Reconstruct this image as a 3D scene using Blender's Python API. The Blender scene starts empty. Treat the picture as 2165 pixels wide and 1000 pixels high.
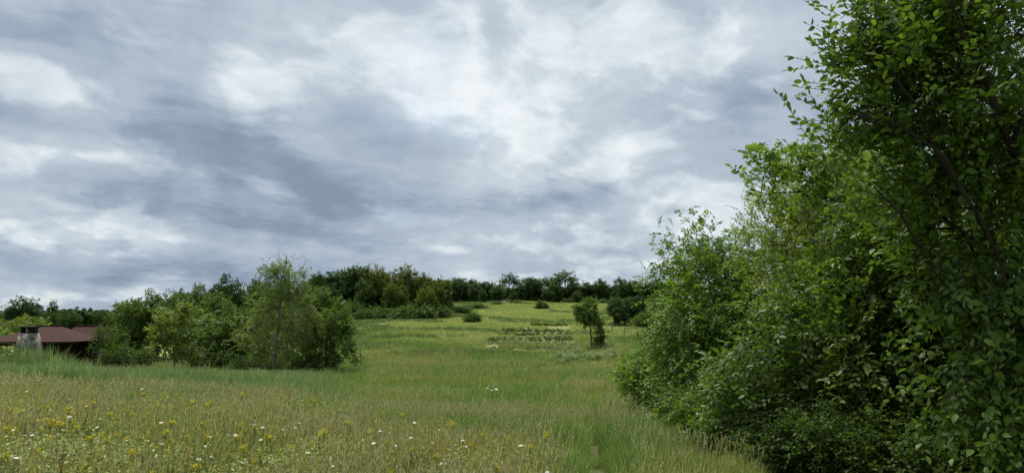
import bpy, math, random
import numpy as np

# ------------------------------------------------------------------ camera, world, sun, exposure
scene = bpy.context.scene
COL = scene.collection
F, CX, CY, HORIZON, EYE = 1546.0, 1082.5, 500.0, 660.0, 1.65
TILT = math.atan((HORIZON - CY) / F)

cam_d = bpy.data.cameras.new('camera')
cam = bpy.data.objects.new('camera', cam_d)
COL.objects.link(cam)
cam.location = (0, 0, EYE)
cam.rotation_euler = (math.pi / 2 + TILT, 0, 0)
cam_d.sensor_fit = 'HORIZONTAL'
cam_d.sensor_width = 36.0
cam_d.lens = 36.0 * F / 2165.0
cam_d.clip_start = 0.05
cam_d.clip_end = 9000
scene.camera = cam

SUN_EL, SUN_AZ = math.radians(65), math.radians(-30)      # azimuth clockwise from +Y (negative: to the left)
sun_d = bpy.data.lights.new('sun', 'SUN')
sun_d.energy = 1.5
sun_d.angle = math.radians(24)
sun_d.color = (1.0, 0.95, 0.86)
sun = bpy.data.objects.new('sun', sun_d)
COL.objects.link(sun)
sun.rotation_euler = (math.pi / 2 - SUN_EL, 0, -SUN_AZ + math.pi)
sun.location = (-60, 20, 90)

scene.view_settings.view_transform = 'Standard'
scene.view_settings.look = 'None'
scene.view_settings.gamma = 1.0
scene.view_settings.exposure = 2.22
scene.cycles.use_denoising = True
scene.cycles.max_bounces = 6
scene.cycles.diffuse_bounces = 3
scene.cycles.transmission_bounces = 4
scene.cycles.transparent_max_bounces = 4
scene.cycles.caustics_reflective = False
scene.cycles.caustics_refractive = False
scene.render.use_persistent_data = False


def ray(px, py, Y):
    u = (px - CX) / F
    v = (CY - py) / F
    s = Y / (math.cos(TILT) - v * math.sin(TILT))
    return (u * s, Y, EYE + (math.sin(TILT) + v * math.cos(TILT)) * s)


def build_world():
    w = bpy.data.worlds.new('World')
    scene.world = w
    w.use_nodes = True
    nt = w.node_tree
    N, L = nt.nodes, nt.links
    N.clear()

    def math_n(op, a, b=None, c=None, clamp=False):
        n = N.new('ShaderNodeMath'); n.operation = op; n.use_clamp = clamp
        for i, x in enumerate((a, b, c)):
            if x is None: continue
            if isinstance(x, (int, float)): n.inputs[i].default_value = x
            else: L.new(x, n.inputs[i])
        return n.outputs[0]

    def vec_n(op, a, b=None):
        n = N.new('ShaderNodeVectorMath'); n.operation = op
        for i, x in enumerate((a, b)):
            if x is None: continue
            if isinstance(x, tuple): n.inputs[i].default_value = x
            else: L.new(x, n.inputs[i])
        return n.outputs['Value'] if op in ('DOT_PRODUCT', 'LENGTH') else n.outputs[0]

    def noise(vec, scale, detail, rough, dist=0.0, col=False, lac=2.0):
        n = N.new('ShaderNodeTexNoise')
        n.inputs['Scale'].default_value = scale
        n.inputs['Detail'].default_value = detail
        n.inputs['Roughness'].default_value = rough
        n.inputs['Distortion'].default_value = dist
        n.inputs['Lacunarity'].default_value = lac
        L.new(vec, n.inputs['Vector'])
        return n.outputs['Color' if col else 'Fac']

    tc = N.new('ShaderNodeTexCoord')
    d = vec_n('NORMALIZE', tc.outputs['Generated'])
    sep = N.new('ShaderNodeSeparateXYZ'); L.new(d, sep.inputs[0])
    x, y, z = sep.outputs
    zc = math_n('ADD', math_n('MAXIMUM', z, 0.0), 0.30)
    cmb = N.new('ShaderNodeCombineXYZ')
    L.new(math_n('DIVIDE', x, zc), cmb.inputs[0]); L.new(math_n('DIVIDE', y, zc), cmb.inputs[1])
    plane = cmb.outputs[0]                                   # position on a flat cloud deck
    # heading / height of the direction
    c2 = N.new('ShaderNodeCombineXYZ')
    L.new(math_n('ARCTAN2', x, y), c2.inputs[0]); L.new(math_n('ARCSINE', z), c2.inputs[1])
    ang = c2.outputs[0]
    # domain warp
    wn = noise(ang, 2.2, 4, 0.55, col=True)
    wv = vec_n('SUBTRACT', wn, (0.5, 0.5, 0.5))
    q = vec_n('ADD', ang, vec_n('MULTIPLY', wv, (0.20, 0.12, 0.0)))
    wn2 = noise(ang, 9.0, 4, 0.6, col=True)
    wv2 = vec_n('SUBTRACT', wn2, (0.5, 0.5, 0.5))
    q = vec_n('ADD', q, vec_n('MULTIPLY', wv2, (0.09, 0.06, 0.0)))
    # cloud masses of the photographed sky: px, py, half width, half height, brightness
    blobs = [
        (1085, 290, 110, 55, .24), (990, 150, 170, 80, .16), (1180, 110, 240, 110, .14), (1420, 120, 160, 90, .12), (650, 60, 200, 70, .12),
        (575, 140, 90, 70, .26), (320, 130, 90, 60, .26), (90, 150, 90, 50, .28), (60, 300, 110, 30, .24),
        (700, 320, 80, 40, .26), (300, 500, 150, 22, .42), (1370, 310, 110, 55, .30), (30, 470, 80, 25, .24),
        (1300, 500, 260, 60, .24), (1250, 575, 260, 25, .26), (160, 605, 180, 14, .25), (820, 130, 70, 60, .24),
        (930, 215, 120, 50, .2), (1450, 420, 120, 60, .16), (160, 425, 70, 20, .2),
        (405, 85, 120, 75, -.34), (540, 270, 170, 50, -.30), (640, 440, 230, 90, -.36), (860, 300, 80, 60, -.30),
        (860, 60, 90, 40, -.16), (1580, 240, 190, 90, -.20), (1170, 425, 120, 26, -.34), (480, 575, 330, 30, -.26),
        (60, 235, 150, 30, -.22), (180, 370, 150, 30, -.22), (1150, 560, 90, 14, -.22), (80, 520, 120, 16, -.2),
        (200, 60, 130, 50, -.16), (60, 560, 150, 20, -.2),
    ]
    acc = None
    for (px, py, sx, sy, amp) in blobs:
        r = ray(px, py, 1.0)
        v = (r[0], 1.0, r[2] - EYE)
        ln = math.sqrt(sum(k * k for k in v))
        az, el = math.atan2(v[0], v[1]), math.asin(v[2] / ln)
        dd = vec_n('MULTIPLY', vec_n('SUBTRACT', q, (az, el, 0.0)), (F / sx * .8, F / sy * .8, 0.0))
        e = math_n('EXPONENT', math_n('MULTIPLY', vec_n('DOT_PRODUCT', dd, dd), -1.0))
        acc = math_n('MULTIPLY', e, amp) if acc is None else math_n('MULTIPLY_ADD', e, amp, acc)
    # fleecy fine structure, everywhere in the sky: drawn out a little along the wind, from upper left to lower right
    mp = N.new('ShaderNodeMapping'); mp.inputs['Rotation'].default_value = (0, 0, math.radians(-28)); mp.inputs['Scale'].default_value = (1.1, 1.0, 1.0)
    L.new(plane, mp.inputs[0])
    aw = vec_n('ADD', mp.outputs[0], vec_n('MULTIPLY', wv, (0.35, 0.35, 0.0)))
    aw = vec_n('ADD', aw, vec_n('MULTIPLY', wv2, (0.06, 0.06, 0.0)))

    def sstep(v, a, b_):
        n = N.new('ShaderNodeMapRange'); n.interpolation_type = 'SMOOTHSTEP'
        n.inputs[1].default_value = a; n.inputs[2].default_value = b_
        L.new(v, n.inputs[0]); return n.outputs[0]
    n1 = noise(aw, 1.7, 9, 0.58)
    n2 = noise(aw, 6.5, 8, 0.60)
    n3 = noise(aw, 0.6, 3, 0.5)
    val = math_n('MULTIPLY_ADD', math_n('SUBTRACT', n1, 0.5), 1.1, 0.43)
    val = math_n('MULTIPLY_ADD', math_n('SUBTRACT', n2, 0.5), 0.55, val)
    val = math_n('MULTIPLY_ADD', math_n('SUBTRACT', n3, 0.5), 0.4, val)
    val = math_n('MULTIPLY_ADD', acc, 0.62, val)
    # bright heaped tops with firm edges
    pn = noise(vec_n('ADD', aw, (3.1, 7.7, 0.0)), 3.7, 9, 0.54)
    pm = sstep(math_n('MULTIPLY_ADD', acc, 0.30, pn), .49, .63)
    val = math_n('MULTIPLY_ADD', math_n('MULTIPLY', pm, math_n('ADD', n2, 0.1)), 0.46, val)
    # ragged grey scud drifting below
    mp2 = N.new('ShaderNodeMapping'); mp2.inputs['Scale'].default_value = (0.8, 1.5, 1.0); mp2.inputs['Location'].default_value = (5.3, 1.9, 0)
    L.new(aw, mp2.inputs[0])
    sn = noise(mp2.outputs[0], 2.1, 8, 0.57)
    sm = sstep(math_n('MULTIPLY_ADD', acc, -0.30, sn), .52, .68)
    val = math_n('MULTIPLY_ADD', sm, -0.26, val)
    pw = aw
    ramp = N.new('ShaderNodeValToRGB')
    cr = ramp.color_ramp
    cr.interpolation = 'B_SPLINE'
    stops = [(0.0, (.20, .26, .35)), (.22, (.29, .36, .455)), (.5, (.43, .50, .58)), (.75, (.60, .665, .715)), (1.0, (.82, .855, .88))]
    while len(cr.elements) < len(stops): cr.elements.new(0.5)
    for e, (p, c) in zip(cr.elements, stops):
        e.position = p; e.color = (*c, 1)
    val = math_n('MULTIPLY_ADD', val, 0.88, 0.085)
    L.new(val, ramp.inputs[0])
    bg_c = N.new('ShaderNodeBackground'); L.new(ramp.outputs[0], bg_c.inputs[0]); bg_c.inputs[1].default_value = 0.238
    sky = N.new('ShaderNodeTexSky'); sky.sky_type = 'NISHITA'; sky.sun_disc = False
    sky.sun_elevation = SUN_EL; sky.sun_rotation = SUN_AZ
    bg_s = N.new('ShaderNodeBackground'); L.new(sky.outputs[0], bg_s.inputs[0]); bg_s.inputs[1].default_value = 0.05
    # small rents in the cloud where the blue shows
    gap = N.new('ShaderNodeMapRange'); gap.inputs[1].default_value = .60; gap.inputs[2].default_value = .74
    gap.inputs[3].default_value = 1.0; gap.inputs[4].default_value = 0.88
    L.new(noise(vec_n('ADD', pw, (9.0, 2.0, 0.0)), 1.2, 5, 0.55), gap.inputs[0])
    mix = N.new('ShaderNodeMixShader')
    L.new(gap.outputs[0], mix.inputs[0]); L.new(bg_s.outputs[0], mix.inputs[1]); L.new(bg_c.outputs[0], mix.inputs[2])
    out = N.new('ShaderNodeOutputWorld'); L.new(mix.outputs[0], out.inputs[0])
    w.cycles.sampling_method = 'MANUAL'
    w.cycles.sample_map_resolution = 512


build_world()
rng = np.random.default_rng(7)
random.seed(7)

# ------------------------------------------------------------------ terrain
PROF = [
    (-1400, [(0, 0), (10, .2), (20, .1), (40, -1.0), (60, -1.8), (110, -2), (200, -1.6), (300, -1.5)]),
    (-500, [(0, 0), (10, .05), (20, -.4), (40, -2.0), (60, -2.6), (110, -2), (200, -1.6), (300, -1.5)]),
    (0, [(0, 0), (10, -.1), (20, -.57), (30, -1.3), (40, -2.1), (52, -2.7), (80, -2.6), (110, -2.1), (160, -1.7), (300, -1.5)]),
    (300, [(0, 0), (10, -.15), (20, -.75), (30, -1.5), (38, -2.2), (52, -2.6), (80, -2), (110, -1.4), (160, -.8), (300, 0)]),
    (600, [(0, 0), (10, -.2), (20, -.95), (30, -1.6), (45, -2.3), (60, -2.2), (100, -.6), (135, .8), (230, 5), (300, 7)]),
    (800, [(0, 0), (10, -.35), (15, -.9), (24, -1.6), (35, -2.1), (45, -2.3), (65, -1.8), (100, -.4), (140, 1.2), (230, 5), (300, 7)]),
    (1100, [(0, 0), (8, -.15), (14, -.9), (24, -1.75), (35, -2.15), (45, -2.3), (65, -1.8), (95, -.8), (105, -.4), (150, 1.5), (190, 3.5), (220, 4.7), (235, 4.9), (300, 5)]),
    (1350, [(0, 0), (8, -.15), (14, -.8), (24, -1.5), (38, -1.9), (60, -1.8), (100, -.4), (200, 4.2), (300, 5)]),
    (1600, [(0, 0), (8, -.15), (12, -.5), (20, -1), (40, -1.4), (100, 0), (200, 4), (300, 5)]),
    (2165, [(0, 0), (8, -.1), (15, -.4), (40, -.6), (100, 1), (200, 3.5), (300, 5)]),
    (3200, [(0, 0), (15, 0), (40, 0), (100, 1.5), (200, 3.5), (300, 5)]),
]
TY = np.linspace(0, 320, 641)
TU = np.linspace(-1.6, 1.4, 241)
_pu = np.array([(p[0] - CX) / F for p in PROF])
_cols = np.array([np.interp(TY, [a for a, b in p[1]], [b for a, b in p[1]]) for p in PROF])
_tab = np.array([np.interp(TU, _pu, _cols[:, j]) for j in range(len(TY))]).T


def _smooth(a, axis, n):
    k = np.exp(-np.linspace(-2, 2, 2 * n + 1) ** 2); k /= k.sum()
    pad = [(0, 0), (0, 0)]; pad[axis] = (n, n)
    ap = np.pad(a, pad, mode='edge')
    return np.apply_along_axis(lambda m: np.convolve(m, k, 'valid'), axis, ap)


_tab = _smooth(_smooth(_tab, 0, 9), 1, 6)


def vnoise(x, y, s, seed=0):
    """cheap smooth value noise, 0..1"""
    x = np.asarray(x, float) / s + seed * 17.3; y = np.asarray(y, float) / s - seed * 9.1
    xi, yi = np.floor(x), np.floor(y); fx, fy = x - xi, y - yi
    fx = fx * fx * (3 - 2 * fx); fy = fy * fy * (3 - 2 * fy)
    h = lambda a, b: np.modf(np.abs(np.sin(a * 127.1 + b * 311.7) * 43758.5453))[0]
    return (h(xi, yi) * (1 - fx) + h(xi + 1, yi) * fx) * (1 - fy) + (h(xi, yi + 1) * (1 - fx) + h(xi + 1, yi + 1) * fx) * fy


def ground(x, y):
    x = np.asarray(x, float); y = np.asarray(y, float)
    yy = np.clip(y, 0, 319.9)
    u = np.clip(x / np.maximum(y, 3.0), -1.59, 1.39)
    a = (u + 1.6) / 3.0 * 240; b = yy / 320 * 640
    i = np.clip(a.astype(int), 0, 239); j = np.clip(b.astype(int), 0, 639)
    fa, fb = a - i, b - j
    z = (_tab[i, j] * (1 - fa) + _tab[i + 1, j] * fa) * (1 - fb) + (_tab[i, j + 1] * (1 - fa) + _tab[i + 1, j + 1] * fa) * fb
    z = z + (vnoise(x, y, 3.5, 1) - .5) * .14 * np.clip(np.hypot(x, y) / 8, 0, 1)
    z = z + (vnoise(x, y, 11, 2) - .5) * .5 * np.clip((y - 40) / 60, 0, 1)
    return z


def gz(x, y): return float(ground(x, y))


def at(px, Y):
    """ground point that is seen in column px at forward distance Y"""
    x = (px - CX) / F * Y
    x, _, _ = ray(px, HORIZON, Y)
    return x, Y, gz(x, Y)


# ------------------------------------------------------------------ materials
MATS = {}


def new_mat(name):
    m = bpy.data.materials.new(name); m.use_nodes = True
    m.node_tree.nodes.clear(); MATS[name] = m
    return m, m.node_tree.nodes, m.node_tree.links


def leaf_mat(name, dark, light, trans=.35, rough=.5, spec=.3, patch=1.2, yellow=None, per_object=.0):
    """foliage: per-leaf colour, larger patches, light passing through the blade"""
    m, N, L = new_mat(name)
    geo = N.new('ShaderNodeNewGeometry')
    nz = N.new('ShaderNodeTexNoise'); nz.inputs['Scale'].default_value = 1.0 / patch; nz.inputs['Detail'].default_value = 3
    L.new(geo.outputs['Position'], nz.inputs['Vector'])
    oi = N.new('ShaderNodeObjectInfo')
    a = N.new('ShaderNodeMath'); a.operation = 'MULTIPLY_ADD'
    L.new(geo.outputs['Random Per Island'], a.inputs[0]); a.inputs[1].default_value = .55
    b = N.new('ShaderNodeMath'); b.operation = 'MULTIPLY_ADD'
    L.new(nz.outputs['Fac'], b.inputs[0]); b.inputs[1].default_value = 1.1; b.inputs[2].default_value = -.32 - per_object / 2
    c = N.new('ShaderNodeMath'); c.operation = 'MULTIPLY_ADD'
    L.new(oi.outputs['Random'], c.inputs[0]); c.inputs[1].default_value = per_object
    L.new(b.outputs[0], c.inputs[2]); L.new(c.outputs[0], a.inputs[2])
    r = N.new('ShaderNodeValToRGB'); L.new(a.outputs[0], r.inputs[0])
    cr = r.color_ramp
    cr.elements[0].position = .0; cr.elements[0].color = (*dark, 1)
    cr.elements[1].position = .9; cr.elements[1].color = (*light, 1)
    if yellow:
        e = cr.elements.new(1.0); e.color = (*yellow, 1)
    p = N.new('ShaderNodeBsdfPrincipled')
    p.inputs['Roughness'].default_value = rough
    p.inputs['Specular IOR Level'].default_value = spec
    L.new(r.outputs[0], p.inputs['Base Color'])
    t = N.new('ShaderNodeBsdfTranslucent')
    g = N.new('ShaderNodeMix'); g.data_type = 'RGBA'; g.blend_type = 'MULTIPLY'; g.inputs[0].default_value = 1
    L.new(r.outputs[0], g.inputs[6]); g.inputs[7].default_value = (1.25, 1.3, .55, 1)
    L.new(g.outputs[2], t.inputs[0])
    mx = N.new('ShaderNodeMixShader'); mx.inputs[0].default_value = trans
    L.new(p.outputs[0], mx.inputs[1]); L.new(t.outputs[0], mx.inputs[2])
    o = N.new('ShaderNodeOutputMaterial'); L.new(mx.outputs[0], o.inputs[0])
    return m


def rough_mat(name, c1, c2, scale=8, rough=.9, bump=.0, stretch=(1, 1, 1), detail=6):
    m, N, L = new_mat(name)
    tc = N.new('ShaderNodeTexCoord'); mp = N.new('ShaderNodeMapping'); mp.inputs['Scale'].default_value = stretch
    L.new(tc.outputs['Object'], mp.inputs[0])
    nz = N.new('ShaderNodeTexNoise'); nz.inputs['Scale'].default_value = scale; nz.inputs['Detail'].default_value = detail
    nz.inputs['Roughness'].default_value = .65
    L.new(mp.outputs[0], nz.inputs['Vector'])
    r = N.new('ShaderNodeValToRGB'); L.new(nz.outputs['Fac'], r.inputs[0])
    r.color_ramp.elements[0].position = .3; r.color_ramp.elements[0].color = (*c1, 1)
    r.color_ramp.elements[1].position = .7; r.color_ramp.elements[1].color = (*c2, 1)
    p = N.new('ShaderNodeBsdfPrincipled'); p.inputs['Roughness'].default_value = rough
    p.inputs['Specular IOR Level'].default_value = .08
    L.new(r.outputs[0], p.inputs['Base Color'])
    if bump:
        bp = N.new('ShaderNodeBump'); bp.inputs['Strength'].default_value = bump; bp.inputs['Distance'].default_value = .05
        L.new(nz.outputs['Fac'], bp.inputs['Height']); L.new(bp.outputs[0], p.inputs['Normal'])
    o = N.new('ShaderNodeOutputMaterial'); L.new(p.outputs[0], o.inputs[0])
    return m


def grass_mat(name, root, tip, alt, trans=.3, patch=2.5):
    """blade: root to tip by height along the blade (UV v), drifting to another tint in patches"""
    m, N, L = new_mat(name)
    geo = N.new('ShaderNodeNewGeometry'); oi = N.new('ShaderNodeObjectInfo')
    uv = N.new('ShaderNodeUVMap'); sp = N.new('ShaderNodeSeparateXYZ'); L.new(uv.outputs[0], sp.inputs[0])
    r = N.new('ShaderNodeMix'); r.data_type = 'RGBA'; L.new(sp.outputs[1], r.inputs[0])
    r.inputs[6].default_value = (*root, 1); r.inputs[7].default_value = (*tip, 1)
    nz = N.new('ShaderNodeTexNoise'); nz.inputs['Scale'].default_value = 1 / patch; nz.inputs['Detail'].default_value = 4
    L.new(geo.outputs['Position'], nz.inputs['Vector'])
    a = N.new('ShaderNodeMath'); a.operation = 'MULTIPLY_ADD'; L.new(oi.outputs['Random'], a.inputs[0]); a.inputs[1].default_value = .5
    b = N.new('ShaderNodeMath'); b.operation = 'MULTIPLY_ADD'; L.new(nz.outputs['Fac'], b.inputs[0]); b.inputs[1].default_value = 2.2; b.inputs[2].default_value = -1.05
    L.new(b.outputs[0], a.inputs[2]); a.use_clamp = True
    r2 = N.new('ShaderNodeMix'); r2.data_type = 'RGBA'; L.new(a.outputs[0], r2.inputs[0])
    L.new(r.outputs[2], r2.inputs[6]); r2.inputs[7].default_value = (*alt, 1)
    fr = N.new('ShaderNodeMath'); fr.operation = 'FRACT'
    ml = N.new('ShaderNodeMath'); ml.operation = 'MULTIPLY'; L.new(oi.outputs['Random'], ml.inputs[0]); ml.inputs[1].default_value = 37.7
    ai = N.new('ShaderNodeMath'); ai.operation = 'ADD'; L.new(ml.outputs[0], ai.inputs[0]); L.new(geo.outputs['Random Per Island'], ai.inputs[1])
    L.new(ai.outputs[0], fr.inputs[0])
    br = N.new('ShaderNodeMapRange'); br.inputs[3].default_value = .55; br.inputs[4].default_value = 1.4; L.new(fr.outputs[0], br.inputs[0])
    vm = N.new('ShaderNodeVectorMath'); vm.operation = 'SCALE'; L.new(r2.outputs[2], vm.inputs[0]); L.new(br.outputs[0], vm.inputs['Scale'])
    p = N.new('ShaderNodeBsdfPrincipled'); p.inputs['Roughness'].default_value = .6; p.inputs['Specular IOR Level'].default_value = .25
    L.new(vm.outputs[0], p.inputs['Base Color'])
    t = N.new('ShaderNodeBsdfTranslucent'); L.new(vm.outputs[0], t.inputs[0])
    mx = N.new('ShaderNodeMixShader'); mx.inputs[0].default_value = trans
    L.new(p.outputs[0], mx.inputs[1]); L.new(t.outputs[0], mx.inputs[2])
    o = N.new('ShaderNodeOutputMaterial'); L.new(mx.outputs[0], o.inputs[0])
    return m


M_NEAR = leaf_mat('leaf_near', (.04, .078, .013), (.11, .18, .032), .42, .5, .22, .8, (.19, .25, .045))
M_MID = leaf_mat('leaf_mid', (.06, .115, .018), (.15, .245, .042), .4, .55, .22, 1.0, (.2, .29, .06))
M_LIME = leaf_mat('leaf_lime', (.10, .16, .02), (.22, .30, .05), .4, .5, .3, .9, (.27, .35, .06))
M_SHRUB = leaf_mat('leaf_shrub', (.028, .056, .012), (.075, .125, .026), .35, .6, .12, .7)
M_CLUMP = leaf_mat('leaf_clump', (.04, .075, .015), (.115, .18, .035), .28, .6, .15, 1.2, (.19, .26, .05))
M_FEATHER = leaf_mat('leaf_feathery', (.085, .13, .028), (.165, .23, .054), .4, .6, .2, 1.4, (.25, .31, .085))
M_PALE = leaf_mat('leaf_pale_young', (.08, .12, .024), (.165, .225, .046), .4, .55, .25, 1.2, (.25, .29, .075))
M_DARKTREE = leaf_mat('leaf_dark_tree', (.02, .045, .018), (.055, .095, .032), .28, .7, .1, 3.0, None, .25)
M_FOREST = leaf_mat('leaf_forest', (.03, .06, .02), (.085, .13, .04), .3, .7, .1, 4.0, None, .45)
M_OLIVE = leaf_mat('leaf_forest_olive', (.06, .085, .02), (.14, .17, .04), .3, .7, .1, 3.5, None, .35)
M_BARK = rough_mat('bark', (.045, .036, .027), (.12, .10, .08), 14, .95, .6, (1, 1, .25))
M_BARKD = rough_mat('bark_dark', (.011, .010, .008), (.034, .029, .024), 14, .95, .6, (1, 1, .25))
M_BARKG = rough_mat('bark_grey', (.15, .14, .115), (.30, .28, .24), 14, .95, .5, (1, 1, .25))
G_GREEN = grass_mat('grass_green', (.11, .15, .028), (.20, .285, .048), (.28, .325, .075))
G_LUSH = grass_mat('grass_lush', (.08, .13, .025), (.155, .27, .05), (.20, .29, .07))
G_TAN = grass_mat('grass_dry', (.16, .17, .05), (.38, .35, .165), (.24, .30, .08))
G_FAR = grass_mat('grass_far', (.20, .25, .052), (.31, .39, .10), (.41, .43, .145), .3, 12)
G_WEED = grass_mat('weed_leaf', (.06, .10, .018), (.145, .205, .04), (.20, .225, .045))
G_REED = grass_mat('reed_leaf', (.08, .13, .035), (.18, .28, .085), (.22, .29, .10))
G_RUST = grass_mat('sorrel_rust', (.12, .11, .04), (.18, .11, .05), (.17, .15, .06))


# ------------------------------------------------------------------ mesh helpers
def mesh_from(name, verts, faces_flat, loop_totals, mat=None, uv=None, smooth=False, mats=None, midx=None):
    me = bpy.data.meshes.new(name)
    verts = np.asarray(verts, np.float32)
    lt = np.asarray(loop_totals, np.int32); ff = np.asarray(faces_flat, np.int32)
    me.vertices.add(len(verts)); me.vertices.foreach_set('co', verts.ravel())
    me.loops.add(len(ff)); me.loops.foreach_set('vertex_index', ff)
    me.polygons.add(len(lt))
    ls = np.zeros(len(lt), np.int32); ls[1:] = np.cumsum(lt)[:-1]
    me.polygons.foreach_set('loop_start', ls)
    if smooth: me.polygons.foreach_set('use_smooth', np.ones(len(lt), bool))
    if uv is not None:
        l = me.uv_layers.new(name='UVMap')
        l.data.foreach_set('uv', np.asarray(uv, np.float32)[ff].ravel())
    for mm in (mats or ([mat] if mat else [])): me.materials.append(mm)
    if midx is not None: me.polygons.foreach_set('material_index', np.asarray(midx, np.int32))
    me.update(calc_edges=True)
    return me


class MB:
    def __init__(s): s.v, s.f, s.t, s.m, s.n = [], [], [], [], 0
    def poly(s, pts, faces, mi=0):
        for p in pts: s.v.append(tuple(p))
        for f in faces:
            s.f.extend(i + s.n for i in f); s.t.append(len(f)); s.m.append(mi)
        s.n += len(pts); return s
    def box(s, x0, x1, y0, y1, z0, z1, mi=0):
        p = [(x0, y0, z0), (x1, y0, z0), (x1, y1, z0), (x0, y1, z0), (x0, y0, z1), (x1, y0, z1), (x1, y1, z1), (x0, y1, z1)]
        return s.poly(p, [(0, 3, 2, 1), (4, 5, 6, 7), (0, 1, 5, 4), (1, 2, 6, 5), (2, 3, 7, 6), (3, 0, 4, 7)], mi)
    def mesh(s, name, *mats, smooth=False): return mesh_from(name, s.v, s.f, s.t, mats=list(mats), midx=s.m, smooth=smooth)


def obj(name, me, parent=None, loc=None):
    o = bpy.data.objects.new(name, me); COL.objects.link(o)
    if parent: o.parent = parent
    if loc is not None: o.location = loc
    return o


def tag(o, label=None, cat=None, group=None, kind=None):
    if label: o['label'] = label
    if cat: o['category'] = cat
    if group: o['group'] = group
    if kind: o['kind'] = kind
    return o


def unit(a): return a / np.maximum(np.linalg.norm(a, axis=-1, keepdims=True), 1e-9)


# leaf templates: x along the leaf, y across, z normal
_T8v = np.array([(0, 0, 0), (.3, 0, 0), (.65, 0, -.03), (1, 0, -.16), (.22, .2, .05), (.58, .24, .03), (.22, -.2, .05), (.58, -.24, .03)])
_T8f = [(0, 1, 4), (1, 2, 5, 4), (2, 3, 5), (0, 6, 1), (1, 6, 7, 2), (2, 7, 3)]
_T2v = np.array([(0, 0, 0), (1, 0, -.1), (.42, .27, .06), (.42, -.27, .06)])
_T2f = [(0, 1, 2), (0, 3, 1)]
_T2w = np.array([(0, 0, 0), (1, 0, -.12), (.5, .45, .08), (.45, -.42, .06)])
TPL = {'leaf8': (_T8v, _T8f), 'leaf2': (_T2v, _T2f), 'tuft': (_T2w, _T2f)}


def leaves_mesh(name, P, R, S, tpl, mat):
    tv, tf = TPL[tpl]
    n = len(P)
    v = np.einsum('nij,kj->nki', R, tv) * S[:, None, None] + P[:, None, :]
    flat = np.concatenate([np.array(f) for f in tf]); lt = np.array([len(f) for f in tf])
    ff = (flat[None, :] + (np.arange(n) * len(tv))[:, None]).ravel()
    return mesh_from(name, v.reshape(-1, 3), ff, np.tile(lt, n), mat)


def frame(d, up):
    d = unit(d); s = unit(np.cross(up, d)); u = np.cross(d, s)
    return np.stack([d, s, u], axis=-1)


def tubes_mesh(name, A, B, ra, rb, mat, sides=5):
    n = len(A)
    d = unit(B - A)
    ref = np.where(np.abs(d[:, 2:3]) > .9, np.array([[1., 0, 0]]), np.array([[0, 0, 1.]]))
    s = unit(np.cross(d, ref)); u = np.cross(d, s)
    an = np.linspace(0, 2 * np.pi, sides, endpoint=False)
    ring = s[:, None, :] * np.cos(an)[None, :, None] + u[:, None, :] * np.sin(an)[None, :, None]
    va = A[:, None, :] + ring * ra[:, None, None]; vb = B[:, None, :] + ring * rb[:, None, None]
    v = np.concatenate([va, vb], 1).reshape(-1, 3)
    q = np.array([(i, (i + 1) % sides, sides + (i + 1) % sides, sides + i) for i in range(sides)]).ravel()
    ff = (q[None, :] + (np.arange(n) * 2 * sides)[:, None]).ravel()
    return mesh_from(name, v, ff, np.full(n * sides, 4), mat, smooth=True)


# ------------------------------------------------------------------ tree builder
def sample_lobes(r, lobes, n, shell=.55):
    w = np.array([l[6] if len(l) > 6 else l[3] * l[4] * l[5] for l in lobes], float); w /= w.sum()
    k = r.choice(len(lobes), n, p=w)
    d = unit(r.normal(size=(n, 3)))
    rad = shell + (1 - shell) * r.random(n) ** .7
    inner = r.random(n) < .25
    rad = np.where(inner, r.random(n) ** .5, rad)
    lb = np.array([l[:6] for l in lobes])
    return lb[k, :3] + d * rad[:, None] * lb[k, 3:6]


def grow(r, trunk, tips, step=.5, lift=.25, wob=.06, limbs=None):
    """nodes and parents of a branching skeleton that reaches every tip"""
    pos = [np.array(p, float) for p in trunk]; par = [-1] + list(range(len(trunk) - 1))
    base = pos[0]
    for lm in (limbs or []):
        a = np.array(lm[0], float)
        prev = int(np.argmin([np.linalg.norm(p - a) for p in pos[:len(trunk)]]))
        src = pos[prev]
        for q in [np.array(v, float) for v in lm]:
            m = max(1, int(np.linalg.norm(q - src) / .3))
            for i in range(1, m + 1):
                pos.append(src + (q - src) * i / m + r.normal(size=3) * .02); par.append(prev); prev = len(pos) - 1
            src = q
    axis = np.array(pos)
    dist = np.array([np.min(np.linalg.norm(axis - t, axis=1)) for t in tips])
    endn = []
    P = np.array(pos)
    for i in np.argsort(dist):
        t = tips[i]
        dv = t - P
        dl = np.linalg.norm(dv, axis=1)
        cost = dl + .9 * np.maximum(0, P[:, 2] - t[2] + .25 * dl) + .06 * np.linalg.norm(P - base, axis=1)
        cost[0] += 3
        j = int(np.argmin(cost))
        k = max(1, int(math.ceil(dl[j] / step)))
        a = P[j]; prev = j; new = []
        for m in range(1, k + 1):
            f = m / k
            p = a + (t - a) * f
            p = p + np.array([0, 0, lift * dl[j] * .5 * math.sin(math.pi * f) * .6])
            if m < k: p = p + r.normal(size=3) * wob * min(1, dl[j])
            new.append(p); pos.append(p); par.append(prev); prev = len(pos) - 1
        P = np.vstack([P, np.array(new)])
        endn.append(prev)
    return P, np.array(par), np.array(endn)


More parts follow.
